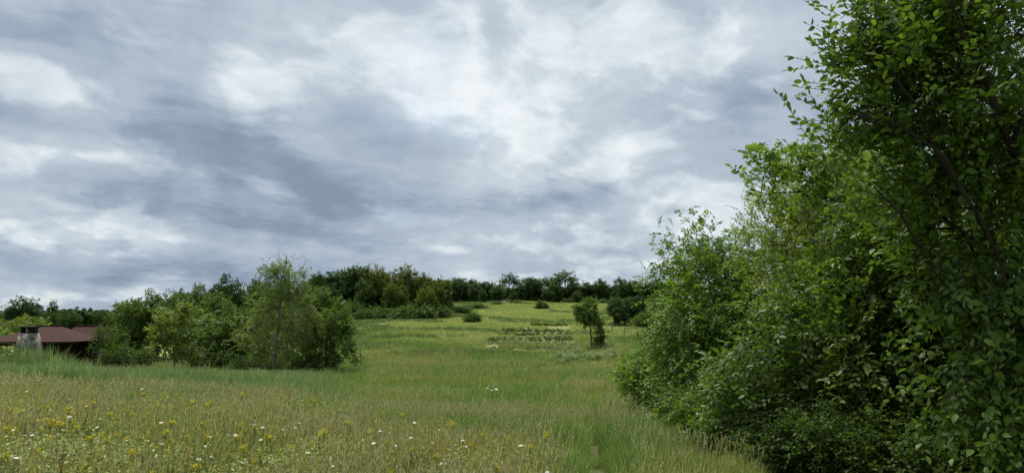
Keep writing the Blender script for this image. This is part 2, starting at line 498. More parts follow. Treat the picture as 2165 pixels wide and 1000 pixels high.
def skeleton_mesh(name, P, par, trunk_n, trunk_r, tip_r, mat, sides=5, gamma=.42):
    n = len(P)
    cnt = np.zeros(n)
    hasch = np.zeros(n, bool); hasch[par[par >= 0]] = True
    cnt[~hasch] = 1
    for i in range(n - 1, 0, -1): cnt[par[i]] += cnt[i]
    rad = tip_r * np.maximum(cnt, 1) ** gamma
    rad = rad * 1.0
    s = trunk_r / max(rad[0], 1e-6)
    if s < 1: rad = np.where(rad > tip_r * 3, tip_r * 3 + (rad - tip_r * 3) * s, rad)
    else:
        prof = np.linspace(trunk_r, max(tip_r * 2, trunk_r * .25), trunk_n)
        rad[:trunk_n] = np.maximum(rad[:trunk_n], prof)
    i = np.arange(1, n); p = par[1:]
    ra = rad[p]; rb = rad[i]
    ra = np.where((p < trunk_n) & (i >= trunk_n), np.minimum(ra, rb * 1.25), ra)
    me = tubes_mesh(name, P[p], P[i], ra, rb, mat, sides)
    return me


def sprays(r, C, D, n_per, spread, twig, k, leaf_l, ang=55, droop=.25, nj=.35, upw=1.0):
    """twigs with k leaves each around the clump centres C, pointing away along D"""
    n = len(C) * n_per
    C = np.repeat(C, n_per, 0); D = np.repeat(D, n_per, 0)
    d = unit(D * .9 + r.normal(size=(n, 3)) * .75 + np.array([0, 0, .1]))
    O = C + r.normal(size=(n, 3)) * spread - d * twig * .5
    up = unit(np.array([0, 0, upw]) + r.normal(size=(n, 3)) * .35)
    Fm = frame(d, up)
    t = np.linspace(.15, 1, k)
    side = np.where(np.arange(k) % 2 == 0, 1., -1.); side[-1] = .15
    a = math.radians(ang)
    pos = O[:, None, :] + d[:, None, :] * (t * twig)[None, :, None]
    pos[:, :, 2] -= (t ** 2 * twig * droop)[None, :]
    sz = (r.random((n, k)) * .7 + .5) * leaf_l
    ld = d[:, None, :] * math.cos(a) + Fm[:, None, :, 1] * (side * math.sin(a))[None, :, None] + r.normal(size=(n, k, 3)) * .22
    ld[:, -1] = d + r.normal(size=(n, 3)) * .2
    ld[:, :, 2] -= droop
    nu = Fm[:, None, :, 2] + r.normal(size=(n, k, 3)) * nj
    R = frame(ld.reshape(-1, 3), unit(nu.reshape(-1, 3)))
    tip = O + d * twig; tip[:, 2] -= twig * droop
    return pos.reshape(-1, 3), R, sz.ravel(), O, tip


def trunk_path(r, h, lean=(0, 0), n=7, wob=.04):
    p = [np.array([lean[0] * (i / (n - 1)) ** 1.3, lean[1] * (i / (n - 1)) ** 1.3, h * i / (n - 1) - (.15 if i == 0 else 0)]) for i in range(n)]
    return [q + (np.append(r.normal(size=2) * wob * h * .3, 0) if 0 < i else 0) for i, q in enumerate(p)]


def build_tree(seed, lobes, trunk_h, trunk_r, n_clump, n_spray, k, leaf_l, twig, leafm, barkm, tpl='leaf2', spread=.18,
               ang=55, droop=.25, tip_r=.006, lean=(0, 0), shell=.55, step=.5, bare=None, twig_mesh=False, stems=1, lift=.25, nj=.35,
               keep=None, sides=5, limbs=None):
    """returns (trunk mesh, crown mesh, leaf frames picked out by keep)"""
    r = np.random.default_rng(seed)
    tips = sample_lobes(r, lobes, n_clump, shell)
    tips = tips[tips[:, 2] > .12]
    allt = tips
    if bare is not None:
        bt = sample_lobes(r, bare[0], bare[1], .2); allt = np.vstack([tips, bt])
    tr = trunk_path(r, trunk_h, lean)
    P, par, endn = grow(r, tr, allt, step, lift, limbs=limbs)
    tm = skeleton_mesh('trunk', P, par, len(tr), trunk_r, tip_r, barkm, sides)
    cen = np.mean([l[:3] for l in lobes], 0) * np.array([1, 1, .8])
    D = unit(tips - cen)
    Pl, R, S, O, T = sprays(r, tips, D, n_spray, spread, twig, k, leaf_l, ang, droop, nj)
    if twig_mesh:
        tw = tubes_mesh('twigs', O, T, np.full(len(O), tip_r * .6), np.full(len(O), tip_r * .3), barkm, 3)
        tm = join_meshes('trunk', [tm, tw], barkm)
    sel = None
    if keep is not None:
        m = keep(Pl, S); sel = (Pl[m], R[m], S[m]); Pl, R, S = Pl[~m], R[~m], S[~m]
    return tm, leaves_mesh('crown', Pl, R, S, tpl, leafm), sel


def join_meshes(name, ms, mat):
    vs, fs, lt, off = [], [], [], 0
    for m in ms:
        v = np.empty(len(m.vertices) * 3, np.float32); m.vertices.foreach_get('co', v)
        f = np.empty(len(m.loops), np.int32); m.loops.foreach_get('vertex_index', f)
        t = np.empty(len(m.polygons), np.int32); m.polygons.foreach_get('loop_total', t)
        vs.append(v.reshape(-1, 3)); fs.append(f + off); lt.append(t); off += len(m.vertices)
        bpy.data.meshes.remove(m)
    return mesh_from(name, np.vstack(vs), np.concatenate(fs), np.concatenate(lt), mat, smooth=True)


def plant_tree(name, tm, cm, loc, label, cat, group=None, rot=0., scale=(1, 1, 1)):
    e = bpy.data.objects.new(name, None); COL.objects.link(e)
    e.location = loc; e.rotation_euler = (0, 0, rot); e.scale = scale
    e.empty_display_size = .3
    tag(e, label, cat, group)
    obj('trunk', tm, e); obj('crown', cm, e)
    return e


# ------------------------------------------------------------------ ground sheet
def build_ground():
    def axis(dense, far):
        a = [0.]; s = .35
        while a[-1] < far:
            a.append(a[-1] + s); s = max(.35, a[-1] * .03) if a[-1] < 400 else a[-1] * .15
        return np.array(a)
    ay = axis(.35, 6000); ax = axis(.35, 6000)
    ys = np.concatenate([-ay[::-1][:-1][ay[::-1][:-1] > 0], ay]); ys = ys[(ys > -2500)]
    xs = np.concatenate([-ax[::-1][:-1], ax])
    X, Y = np.meshgrid(xs, ys)
    Z = ground(X, Y)
    v = np.stack([X, Y, Z], -1).reshape(-1, 3)
    ny, nx = X.shape
    i = np.arange(ny - 1)[:, None] * nx + np.arange(nx - 1)[None, :]
    q = np.stack([i, i + 1, i + nx + 1, i + nx], -1).reshape(-1)
    m, N, L = new_mat('meadow_soil')
    geo = N.new('ShaderNodeNewGeometry')
    n1 = N.new('ShaderNodeTexNoise'); n1.inputs['Scale'].default_value = .12; n1.inputs['Detail'].default_value = 8; n1.inputs['Roughness'].default_value = .65
    n2 = N.new('ShaderNodeTexNoise'); n2.inputs['Scale'].default_value = 2.5; n2.inputs['Detail'].default_value = 6
    for n in (n1, n2): L.new(geo.outputs['Position'], n.inputs['Vector'])
    r1 = N.new('ShaderNodeValToRGB'); L.new(n1.outputs['Fac'], r1.inputs[0])
    e = r1.color_ramp.elements
    e[0].position = .32; e[0].color = (.16, .225, .05, 1); e[1].position = .68; e[1].color = (.28, .32, .10, 1)
    r2 = N.new('ShaderNodeValToRGB'); L.new(n2.outputs['Fac'], r2.inputs[0])
    r2.color_ramp.elements[0].position = .3; r2.color_ramp.elements[0].color = (.55, .5, .42, 1)
    r2.color_ramp.elements[1].position = .7; r2.color_ramp.elements[1].color = (1.1, 1.1, 1.05, 1)
    mx = N.new('ShaderNodeMix'); mx.data_type = 'RGBA'; mx.blend_type = 'MULTIPLY'; mx.inputs[0].default_value = 1
    L.new(r1.outputs[0], mx.inputs[6]); L.new(r2.outputs[0], mx.inputs[7])
    p = N.new('ShaderNodeBsdfPrincipled'); p.inputs['Roughness'].default_value = 1; p.inputs['Specular IOR Level'].default_value = .05
    L.new(mx.outputs[2], p.inputs['Base Color'])
    bp = N.new('ShaderNodeBump'); bp.inputs['Strength'].default_value = .8; bp.inputs['Distance'].default_value = .15
    L.new(n2.outputs['Fac'], bp.inputs['Height']); L.new(bp.outputs[0], p.inputs['Normal'])
    o = N.new('ShaderNodeOutputMaterial'); L.new(p.outputs[0], o.inputs[0])
    g = obj('ground', mesh_from('ground', v, q, np.full(len(q) // 4, 4), m, smooth=True))
    tag(g, 'gently rolling meadow ground falling from the camera and rising to the wood', 'ground', kind='structure')


build_ground()

# a strip of trodden earth along the hedge
PATH_PTS = [(1255, 4.0), (1262, 6), (1258, 9), (1250, 13), (1262, 20), (1282, 30), (1300, 45), (1322, 70), (1335, 100)]
_py = np.array([p[1] for p in PATH_PTS], float); _px = np.array([at(*p)[0] for p in PATH_PTS])


def path_x(y): return np.interp(y, _py, _px)


def strip(name, yc, xl, xr, mat, lift=.012, label=None, cat=None):
    vs, fs = [], []
    nx = 6
    for j, y in enumerate(yc):
        for i in range(nx):
            x = xl[j] + (xr[j] - xl[j]) * i / (nx - 1)
            vs.append((x, y, gz(x, y) + lift))
    for j in range(len(yc) - 1):
        for i in range(nx - 1):
            a = j * nx + i; fs += [a, a + 1, a + nx + 1, a + nx]
    o = obj(name, mesh_from(name, vs, fs, [4] * (len(fs) // 4), mat, smooth=True))
    return tag(o, label, cat, kind='structure')


M_EARTH = rough_mat('path_earth', (.045, .048, .022), (.085, .085, .04), 3, 1, .5)
M_SOIL = rough_mat('garden_earth', (.11, .12, .045), (.18, .19, .08), 3, 1, .6)
_yy = np.arange(3, 100, .7)
strip('path', _yy, path_x(_yy) - .14, path_x(_yy) + .14, M_EARTH, .015, 'narrow trodden earth path through the grass beside the hedge', 'path')

# garden plot on the rise
GY0, GY1 = 63., 108.
_gy = np.arange(GY0, GY1, 1.2)
def g_left(y): return np.interp(y, [63, 72, 80, 95, 108], [at(1040, 63)[0], at(1022, 72)[0], at(1040, 80)[0], at(1075, 95)[0], at(1125, 108)[0]])
def g_right(y): return np.interp(y, [66, 80, 95, 108], [at(1225, 66)[0], at(1212, 80)[0], at(1212, 95)[0], at(1212, 108)[0]])
strip('garden_soil', _gy, g_left(_gy), g_right(_gy), M_SOIL, .05, 'dug brown garden soil between the planted rows', 'soil')

# ------------------------------------------------------------------ right-hand hedge of trees
def L_(px, py, Y, rx, ry, rz, o, w=None):
    """lobe seen at px,py at distance Y; radii in photo pixels (rx, rz) and metres in depth; relative to tree base o"""
    p = ray(px, py, Y); k = Y / F
    l = (p[0] - o[0], p[1] - o[1], p[2] - o[2], rx * k, ry, rz * k)
    return l + (w,) if w else l


def project(P):
    d = P - np.array([0, 0, EYE])
    c, s = math.cos(TILT), math.sin(TILT)
    zf = d[:, 1] * c + d[:, 2] * s; v = -d[:, 1] * s + d[:, 2] * c
    return CX + F * d[:, 0] / np.maximum(zf, .01), CY - F * v / np.maximum(zf, .01), zf


def near_tree():
    Y0 = 7.7
    o = np.array(at(2330, Y0))
    lobes = [
        L_(2010, 60, 7.2, 170, .9, 120, o, 3.0), L_(1890, 100, 7.0, 100, .6, 90, o, 1.7), L_(1815, 130, 7.0, 55, .3, 45, o, .35), L_(2000, 250, 7.1, 200, .9, 110, o, 3.2),
        L_(1840, 255, 7.2, 80, .4, 34, o, .7), L_(2090, 420, 7.2, 230, 1.0, 150, o, 3.0), L_(1970, 390, 7.4, 90, .7, 90, o, 1.0),
        L_(2140, 640, 6.9, 190, .9, 150, o, 2.4), L_(2110, 840, 6.6, 130, .6, 120, o, 1.3), L_(2150, 960, 6.2, 100, .5, 80, o, .8),
        L_(1920, -60, 7.2, 150, .7, 80, o, 1.0),
        L_(2350, 300, 7.6, 300, 1.4, 400, o, 2.2), L_(2250, -150, 7.4, 320, 1.2, 160, o, 1.8), L_(2400, 750, 7.2, 180, 1.0, 250, o, 1.0),
    ]
    base = o
    limbs = [[np.array(ray(*q)) - o for q in l] for l in (
        [(2260, 780, 7.3), (2120, 560, 6.9), (2010, 380, 6.6), (1930, 230, 6.5), (1860, 120, 6.6), (1815, 60, 6.7)],
        [(2290, 640, 7.3), (2190, 420, 6.8), (2110, 250, 6.5), (2040, 90, 6.5), (2000, -40, 6.6)],
        [(2270, 860, 7.2), (2090, 720, 6.8), (1980, 590, 6.7), (1900, 470, 6.8), (1850, 390, 6.9)],
        [(2300, 500, 7.2), (2230, 230, 6.6), (2160, 80, 6.3), (2080, -60, 6.3)],
        [(2290, 820, 7.1), (2150, 640, 6.4), (2080, 480, 6.3), (1990, 330, 6.3), (1900, 270, 6.5), (1800, 240, 6.8)])]

    def keep(Pl, S):
        W = Pl + base
        px, py, zf = project(W)
        ok = (px > 1650) & (px < 2165) & (py > 0) & (py < 1000) & (zf > 2)
        score = np.where(ok, S / zf, 0)
        # spread over the crown: best in coarse cells
        idx = np.argsort(-score)[:20000]
        used, pick = {}, []
        for i in idx:
            if score[i] <= 0: break
            c = (int(px[i] // 32), int(py[i] // 32))
            if used.get(c, 0) < 1:
                used[c] = used.get(c, 0) + 1; pick.append(i)
            if len(pick) >= 300: break
        m = np.zeros(len(Pl), bool); m[pick] = True
        return m
    tm, cm, sel = build_tree(11, lobes, 4.2, .12, 370, 9, 8, .096, .40, M_NEAR, M_BARKD, 'leaf8', .20, 52, .2, .007, (-.5, -.3), .1, .4,
                             twig_mesh=True, keep=keep, lift=.12, nj=.55, sides=6, limbs=limbs)
    e = plant_tree('broadleaf_tree', tm, cm, o, 'large dark green broadleaf tree filling the right edge of the view', 'tree')
    for c in e.children:
        if c.name.startswith('crown'): c['kind'] = 'stuff'
    lm = leaves_mesh('leaf', np.zeros((1, 3)), np.eye(3)[None], np.ones(1), 'leaf8', M_NEAR)
    from mathutils import Matrix
    for p, R, s in zip(*sel):
        lo = obj('leaf', lm, e)
        M = np.eye(4); M[:3, :3] = R * s; M[:3, 3] = p
        lo.matrix_local = Matrix(M.tolist())
    return e


near_tree()


def simple_tree(name, px, Y, lobes, label, cat, **kw):
    o = np.array(at(px, Y))
    lb = [L_(*l[:3], *l[3:6], o) for l in lobes]
    tm, cm, _ = build_tree(lobes=lb, **kw)
    return plant_tree(name, tm, cm, o, label, cat)


simple_tree('lime_green_tree', 1790, 12.5, [(1720, 400, 12.5, 110, 1.0, 95), (1640, 460, 12.3, 75, .8, 75), (1780, 480, 12.6, 120, 1.2, 130), (1700, 560, 12, 130, 1.1, 90), (1840, 380, 13, 110, 1.0, 110), (1600, 430, 12.2, 22, .3, 55)],
            'yellowish green tree with small leaves behind the large broadleaf tree', 'tree',
            seed=21, trunk_h=3.0, trunk_r=.09, n_clump=330, n_spray=12, k=9, leaf_l=.062, twig=.26, leafm=M_LIME, barkm=M_BARKD, spread=.14, tip_r=.005, step=.4, twig_mesh=True)
simple_tree('walnut_tree', 1800, 11.6, [(1600, 330, 10.6, 42, .35, 34), (1570, 325, 10.6, 22, .25, 22), (1650, 345, 10.6, 40, .35, 28), (1640, 395, 10.8, 45, .4, 34), (1700, 330, 10.8, 45, .4, 35), (1740, 380, 11.0, 60, .5, 60)],
            'slim tree with long compound leaves reaching out against the sky', 'tree',
            seed=22, trunk_h=3.0, trunk_r=.06, n_clump=60, n_spray=4, k=9, leaf_l=.1, twig=.38, leafm=M_MID, barkm=M_BARKD, tpl='leaf8', spread=.09, ang=68, droop=.35, tip_r=.005, step=.4, twig_mesh=True, lean=(-.3, -.5))
simple_tree('bright_green_tree', 1560, 15, [(1460, 520, 15, 60, .8, 75), (1500, 610, 15, 95, 1.2, 100), (1420, 610, 14.8, 40, .5, 90), (1560, 560, 15.5, 85, 1.0, 70), (1570, 700, 14.5, 140, 1.4, 100), (1470, 740, 14, 85, 1.0, 80), (1393, 540, 15.2, 16, .3, 70), (1440, 690, 14, 60, .8, 90), (1640, 640, 15, 110, 1.2, 110)],
            'bright green leafy tree at the left end of the hedge', 'tree',
            seed=23, trunk_h=3.0, trunk_r=.1, n_clump=420, n_spray=12, k=8, leaf_l=.088, twig=.32, leafm=M_MID, barkm=M_BARKD, spread=.16, tip_r=.005, step=.45, droop=.4, twig_mesh=True)
simple_tree('hedge_tree', 1870, 9.2, [(1760, 680, 9.2, 140, .9, 110), (1640, 790, 9.6, 130, .8, 90), (1850, 780, 8.8, 150, .8, 130), (1880, 560, 9.2, 130, .9, 130), (1980, 640, 9.0, 130, .9, 200), (1560, 830, 10.4, 90, .7, 60), (1850, 440, 9.6, 90, .7, 70)],
            'dense dark green small tree below the yellowish one', 'tree',
            seed=24, trunk_h=2.8, trunk_r=.08, n_clump=430, n_spray=11, k=8, leaf_l=.092, twig=.32, leafm=M_NEAR, barkm=M_BARKD, spread=.16, tip_r=.005, step=.4, twig_mesh=True)
simple_tree('low_bush', 1390, 18.5, [(1370, 790, 18.5, 55, .9, 45), (1330, 775, 18.8, 30, .5, 28), (1420, 830, 17.5, 55, .8, 50), (1440, 770, 18, 55, .8, 50), (1395, 760, 18.5, 45, .6, 30)],
            'low bright green bush leaning over the path at the hedge end', 'bush',
            seed=25, trunk_h=1.0, trunk_r=.04, n_clump=170, n_spray=10, k=8, leaf_l=.10, twig=.34, leafm=M_MID, barkm=M_BARKD, spread=.16, tip_r=.005, step=.35, droop=.3, twig_mesh=True)
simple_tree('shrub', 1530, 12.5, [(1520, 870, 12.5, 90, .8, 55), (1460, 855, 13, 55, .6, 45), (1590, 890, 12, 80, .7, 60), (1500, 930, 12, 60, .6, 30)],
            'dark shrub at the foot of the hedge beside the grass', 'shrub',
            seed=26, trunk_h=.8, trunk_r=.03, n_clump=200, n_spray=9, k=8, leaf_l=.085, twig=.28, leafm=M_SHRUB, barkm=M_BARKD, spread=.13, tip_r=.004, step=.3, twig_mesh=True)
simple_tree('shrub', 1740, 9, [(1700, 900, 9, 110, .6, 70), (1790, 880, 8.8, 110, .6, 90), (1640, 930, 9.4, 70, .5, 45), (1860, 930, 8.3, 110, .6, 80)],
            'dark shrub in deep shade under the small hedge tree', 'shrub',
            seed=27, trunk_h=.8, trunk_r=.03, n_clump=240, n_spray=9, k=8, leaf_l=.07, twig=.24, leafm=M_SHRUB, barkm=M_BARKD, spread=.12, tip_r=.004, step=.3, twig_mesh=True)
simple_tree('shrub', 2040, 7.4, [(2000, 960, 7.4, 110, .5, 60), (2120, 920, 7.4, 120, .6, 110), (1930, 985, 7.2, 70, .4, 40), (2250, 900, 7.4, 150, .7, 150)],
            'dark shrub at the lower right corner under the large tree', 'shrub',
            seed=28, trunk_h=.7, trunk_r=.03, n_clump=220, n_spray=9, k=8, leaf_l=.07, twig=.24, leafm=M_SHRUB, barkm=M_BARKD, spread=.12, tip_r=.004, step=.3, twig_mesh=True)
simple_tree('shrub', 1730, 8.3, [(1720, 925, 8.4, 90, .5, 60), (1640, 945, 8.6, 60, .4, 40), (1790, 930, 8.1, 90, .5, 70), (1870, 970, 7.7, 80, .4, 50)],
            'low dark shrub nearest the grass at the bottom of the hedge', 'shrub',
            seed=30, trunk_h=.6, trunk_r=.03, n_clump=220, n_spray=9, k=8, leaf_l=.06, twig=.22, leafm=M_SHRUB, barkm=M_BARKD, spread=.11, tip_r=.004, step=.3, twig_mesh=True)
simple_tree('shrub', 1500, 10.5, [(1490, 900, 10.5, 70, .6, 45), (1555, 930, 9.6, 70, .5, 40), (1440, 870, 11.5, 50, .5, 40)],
            'low green shrub spilling onto the grass left of the dark hedge foot', 'shrub',
            seed=43, trunk_h=.6, trunk_r=.03, n_clump=170, n_spray=9, k=8, leaf_l=.075, twig=.25, leafm=M_NEAR, barkm=M_BARKD, spread=.12, tip_r=.004, step=.3, twig_mesh=True)
# the hedge goes on behind: one more dense tree that closes the gaps
simple_tree('background_tree', 2050, 14, [(2000, 500, 14, 260, 1.6, 300), (2200, 300, 14.5, 260, 1.8, 330), (1850, 700, 14, 200, 1.4, 200), (2250, 700, 14, 260, 1.6, 250), (1700, 760, 14.5, 160, 1.2, 120)],
            'dark dense tree seen through gaps behind the large broadleaf tree', 'tree',
            seed=29, trunk_h=4.5, trunk_r=.15, n_clump=520, n_spray=9, k=8, leaf_l=.12, twig=.4, leafm=M_SHRUB, barkm=M_BARKD, spread=.22, tip_r=.006, step=.6)

# ------------------------------------------------------------------ trees left of the meadow
o585 = np.array(at(585, 45))
lob = [L_(585, 715, 45, 80, 1.3, 62, o585, 2.6), L_(640, 690, 45.4, 50, 1.1, 60, o585, 1.1), L_(530, 700, 45.4, 45, 1.0, 50, o585, .8), L_(600, 625, 45, 48, 1.0, 50, o585, 1.0), L_(590, 575, 45, 34, .8, 30, o585, 1.0), L_(630, 600, 45, 26, .7, 40, o585, .35), L_(555, 640, 45, 30, .7, 40, o585, .4), L_(560, 573, 45, 20, .5, 9, o585, .12)]
bare = [L_(560, 545, 45, 18, .4, 14, o585, 1), L_(640, 545, 45, 28, .4, 16, o585, 1), L_(600, 540, 45, 25, .4, 14, o585, 1), L_(660, 620, 45, 20, .4, 50, o585, 1)]
tm, cm, _ = build_tree(31, lob, 7.0, .13, 330, 6, 8, .13, .44, M_FEATHER, M_BARKG, 'leaf2', .17, 60, .3, .006, (.3, 0), .25, .5, bare=(bare, 80), twig_mesh=True, lift=.35, limbs=[[np.array(ray(*q)) - o585 for q in l] for l in (
    [(588, 730, 44.6), (560, 660, 44.0), (548, 590, 44.2)], [(590, 720, 44.6), (625, 650, 43.9), (645, 595, 44.2)],
    [(590, 680, 44.5), (605, 620, 43.8), (608, 565, 44.2)])])
plant_tree('slender_tree', tm, cm, o585, 'tall slender feathery tree with grey trunk and bare twigs at its top', 'tree')

LEFT = dict(k=7, twig=.42, barkm=M_BARK, spread=.2, tip_r=.012, step=.6)
simple_tree('bushy_tree', 692, 47, [(690, 670, 47, 48, 1.4, 40), (715, 715, 46.5, 40, 1.2, 45), (660, 720, 47, 48, 1.4, 55), (735, 750, 46.5, 24, .7, 18), (665, 640, 48, 40, 1.1, 30)],
            'round bushy green tree at the right end of the clump', 'tree', seed=32, trunk_h=3.2, trunk_r=.1, n_clump=118, n_spray=16, leaf_l=.19, leafm=M_CLUMP, **LEFT)
simple_tree('bushy_tree', 500, 50, [(500, 700, 50, 70, 1.8, 60), (540, 660, 51, 45, 1.2, 40), (460, 720, 49, 50, 1.4, 55), (520, 745, 48, 60, 1.2, 35)],
            'broad bushy green tree left of the slender grey-trunked tree', 'tree', seed=33, trunk_h=3.2, trunk_r=.1, n_clump=198, n_spray=16, leaf_l=.19, leafm=M_CLUMP, **LEFT)
simple_tree('young_tree', 372, 46, [(372, 680, 46, 62, 1.2, 34, ), (400, 655, 46, 30, .8, 14), (350, 712, 46, 40, .9, 12), (385, 742, 46, 42, .9, 11), (330, 735, 46, 22, .6, 8)],
            'young pale green tree with layered branches and thin pale trunk', 'tree', seed=34, trunk_h=4.0, trunk_r=.055, n_clump=44, n_spray=13, leaf_l=.19, leafm=M_PALE, droop=.1, lift=.05, **{**LEFT, 'barkm': M_BARKG})
simple_tree('bushy_tree', 300, 56, [(290, 690, 56, 45, 1.6, 55), (330, 700, 56, 45, 1.5, 60), (275, 650, 57, 32, 1.2, 25), (322, 640, 57, 20, .8, 22), (250, 725, 55, 40, 1.2, 40)],
            'dark green tree with loose top right of the red roofs', 'tree', seed=35, trunk_h=4, trunk_r=.11, n_clump=187, n_spray=14, leaf_l=.21, leafm=M_CLUMP, **LEFT)
simple_tree('bushy_tree', 415, 58, [(400, 670, 58, 50, 1.8, 55), (450, 680, 58, 50, 1.7, 55), (420, 720, 56, 70, 1.6, 50)],
            'green tree behind the young pale tree', 'tree', seed=36, trunk_h=4, trunk_r=.11, n_clump=198, n_spray=14, leaf_l=.21, leafm=M_CLUMP, **LEFT)
simple_tree('bushy_tree', 610, 54, [(620, 700, 54, 60, 1.6, 60), (640, 655, 55, 50, 1.4, 40), (580, 730, 52, 60, 1.3, 45)],
            'green tree filling in right behind the slender grey-trunked tree', 'tree', seed=37, trunk_h=3.5, trunk_r=.1, n_clump=108, n_spray=14, leaf_l=.20, leafm=M_CLUMP, **LEFT)
simple_tree('undergrowth_bush', 250, 50, [(232, 722, 50, 32, 1.0, 36), (265, 752, 47, 55, .9, 24), (300, 760, 46.5, 30, .7, 18)],
            'brownish green bush beside the end of the red roofs', 'bush', seed=38, trunk_h=1.5, trunk_r=.05, n_clump=71, n_spray=14, leaf_l=.14, leafm=M_SHRUB, **LEFT)
simple_tree('undergrowth_bush', 40, 43, [(25, 755, 43, 45, .9, 26), (-40, 750, 43, 50, .9, 30)],
            'dark bush below the roof eave at the left edge', 'bush', seed=39, trunk_h=1, trunk_r=.04, n_clump=82, n_spray=14, leaf_l=.12, leafm=M_SHRUB, **LEFT)
simple_tree('undergrowth_bush', 460, 47, [(450, 765, 47, 60, 1.0, 22), (530, 770, 46, 50, .9, 20)],
            'dark low bush in the shade between the pale young tree and slender tree', 'bush', seed=40, trunk_h=1, trunk_r=.04, n_clump=82, n_spray=14, leaf_l=.13, leafm=M_SHRUB, **LEFT)
simple_tree('undergrowth_bush', 660, 45.5, [(640, 775, 46, 40, .8, 14), (690, 772, 46, 30, .8, 15), (600, 778, 46, 35, .7, 12)],
            'low bush filling the foot of the clump right of the slender trunk', 'bush', seed=44, trunk_h=1, trunk_r=.04, n_clump=45, n_spray=12, leaf_l=.14, leafm=M_SHRUB, **LEFT)
simple_tree('round_bush', 20, 70, [(10, 700, 70, 50, 1.8, 22), (60, 690, 72, 40, 1.6, 20)],
            'pale yellowish green bush behind the left roof', 'bush', seed=41, trunk_h=2, trunk_r=.08, n_clump=82, n_spray=14, leaf_l=.2, leafm=M_PALE, **LEFT)

# ------------------------------------------------------------------ small trees and bushes on the rise
simple_tree('small_tree', 1252, 64, [(1238, 664, 64, 18, .9, 24), (1222, 654, 64, 9, .5, 14), (1260, 680, 64, 15, .8, 20), (1250, 645, 64, 12, .6, 12)],
            'small green tree with a thin bare trunk at the right end of the garden plot', 'tree', seed=51, trunk_h=3.4, trunk_r=.09, n_clump=110, n_spray=9, leaf_l=.17, leafm=M_CLUMP, lean=(-.45, 0), **{**LEFT, 'twig': .36, 'spread': .18})
simple_tree('climber_column', 1269, 65, [(1268, 722, 65, 9, .4, 38), (1272, 745, 65, 10, .4, 22)],
            'dark column of climber leaves on a trunk by the garden corner', 'climber', seed=52, trunk_h=2.6, trunk_r=.07, n_clump=70, n_spray=7, leaf_l=.16, leafm=M_SHRUB, **{**LEFT, 'twig': .3})
simple_tree('round_bush', 998, 112, [(998, 678, 112, 17, 1.2, 18)],
            'round dark bush alone on the meadow left of the garden plot', 'bush', seed=53, trunk_h=1.4, trunk_r=.06, n_clump=110, n_spray=8, leaf_l=.22, leafm=M_SHRUB, **{**LEFT, 'twig': .5})
simple_tree('round_bush', 1145, 168, [(1145, 650, 168, 13, 1.4, 12)],
            'round dark bush on the bright slope under the ridge wood', 'bush', seed=54, trunk_h=1.6, trunk_r=.07, n_clump=110, n_spray=8, leaf_l=.3, leafm=M_SHRUB, **{**LEFT, 'twig': .6})
simple_tree('dark_tree', 1322, 105, [(1315, 655, 105, 30, 2, 24), (1345, 650, 106, 26, 2, 24), (1300, 648, 106, 16, 1.4, 16)],
            'dark round tree right of the small garden tree', 'tree', seed=55, trunk_h=3, trunk_r=.14, n_clump=220, n_spray=8, leaf_l=.26, leafm=M_DARKTREE, **{**LEFT, 'twig': .6})
simple_tree('round_bush', 1365, 95, [(1362, 680, 95, 22, 1.2, 16)],
            'green bush between the dark round tree and the hedge', 'bush', seed=56, trunk_h=1.4, trunk_r=.06, n_clump=100, n_spray=8, leaf_l=.2, leafm=M_CLUMP, **{**LEFT, 'twig': .5})

# ------------------------------------------------------------------ far woods: one tree of each shape, then copies
def far_variant(seed, dense, leafm, lobes, th, nc=170, ns=9, leaf=.34):
    tm, cm, _ = build_tree(seed, lobes, th, .22, nc, ns, 5, leaf, .7, leafm, M_BARKD, 'tuft', .35, 55, .2, .02, (0, 0), .35, 1.0)
    return tm, cm


ROUND = [(0, 0, 6.8, 3.0, 3.0, 3.0), (1.6, .5, 5.2, 2.2, 2.2, 2.2), (-1.8, -.5, 5.0, 2.2, 2.2, 2.2), (.2, 0, 3.4, 2.6, 2.6, 2.0), (0, .3, 1.6, 2.4, 2.4, 1.4)]
TALL = [(0, 0, 7.6, 2.0, 2.0, 2.3), (.8, 0, 5.2, 2.3, 2.3, 2.2), (-.9, 0, 4.4, 2.2, 2.2, 2.0), (0, 0, 2.6, 2.2, 2.2, 1.6), (0, .3, 1.3, 2.0, 2.0, 1.2)]
BROAD = [(-2.2, 0, 6.2, 2.2, 2.2, 2.2), (1.8, .4, 7.2, 2.4, 2.4, 2.4), (0, -.6, 4.6, 3.2, 2.6, 2.4), (2.8, 0, 4.6, 1.8, 1.8, 1.8), (-3, 0, 3.8, 1.6, 1.6, 1.6), (0, .3, 2.0, 3.2, 2.6, 1.6)]
OPEN = [(0, 0, 8.2, 2.6, 2.6, 1.4, 1), (-1.4, 0, 6.6, 2.0, 2.0, 1.2, .7), (1.8, 0, 6.8, 1.8, 1.8, 1.2, .7), (0, 0, 3, 2, 2, 1.8, .7)]
SHRUBL = [(0, 0, 1.3, 2.2, 1.8, 1.3), (1.6, 0, 1.0, 1.5, 1.4, 1.0), (-1.7, .2, 1.1, 1.4, 1.4, 1.1)]
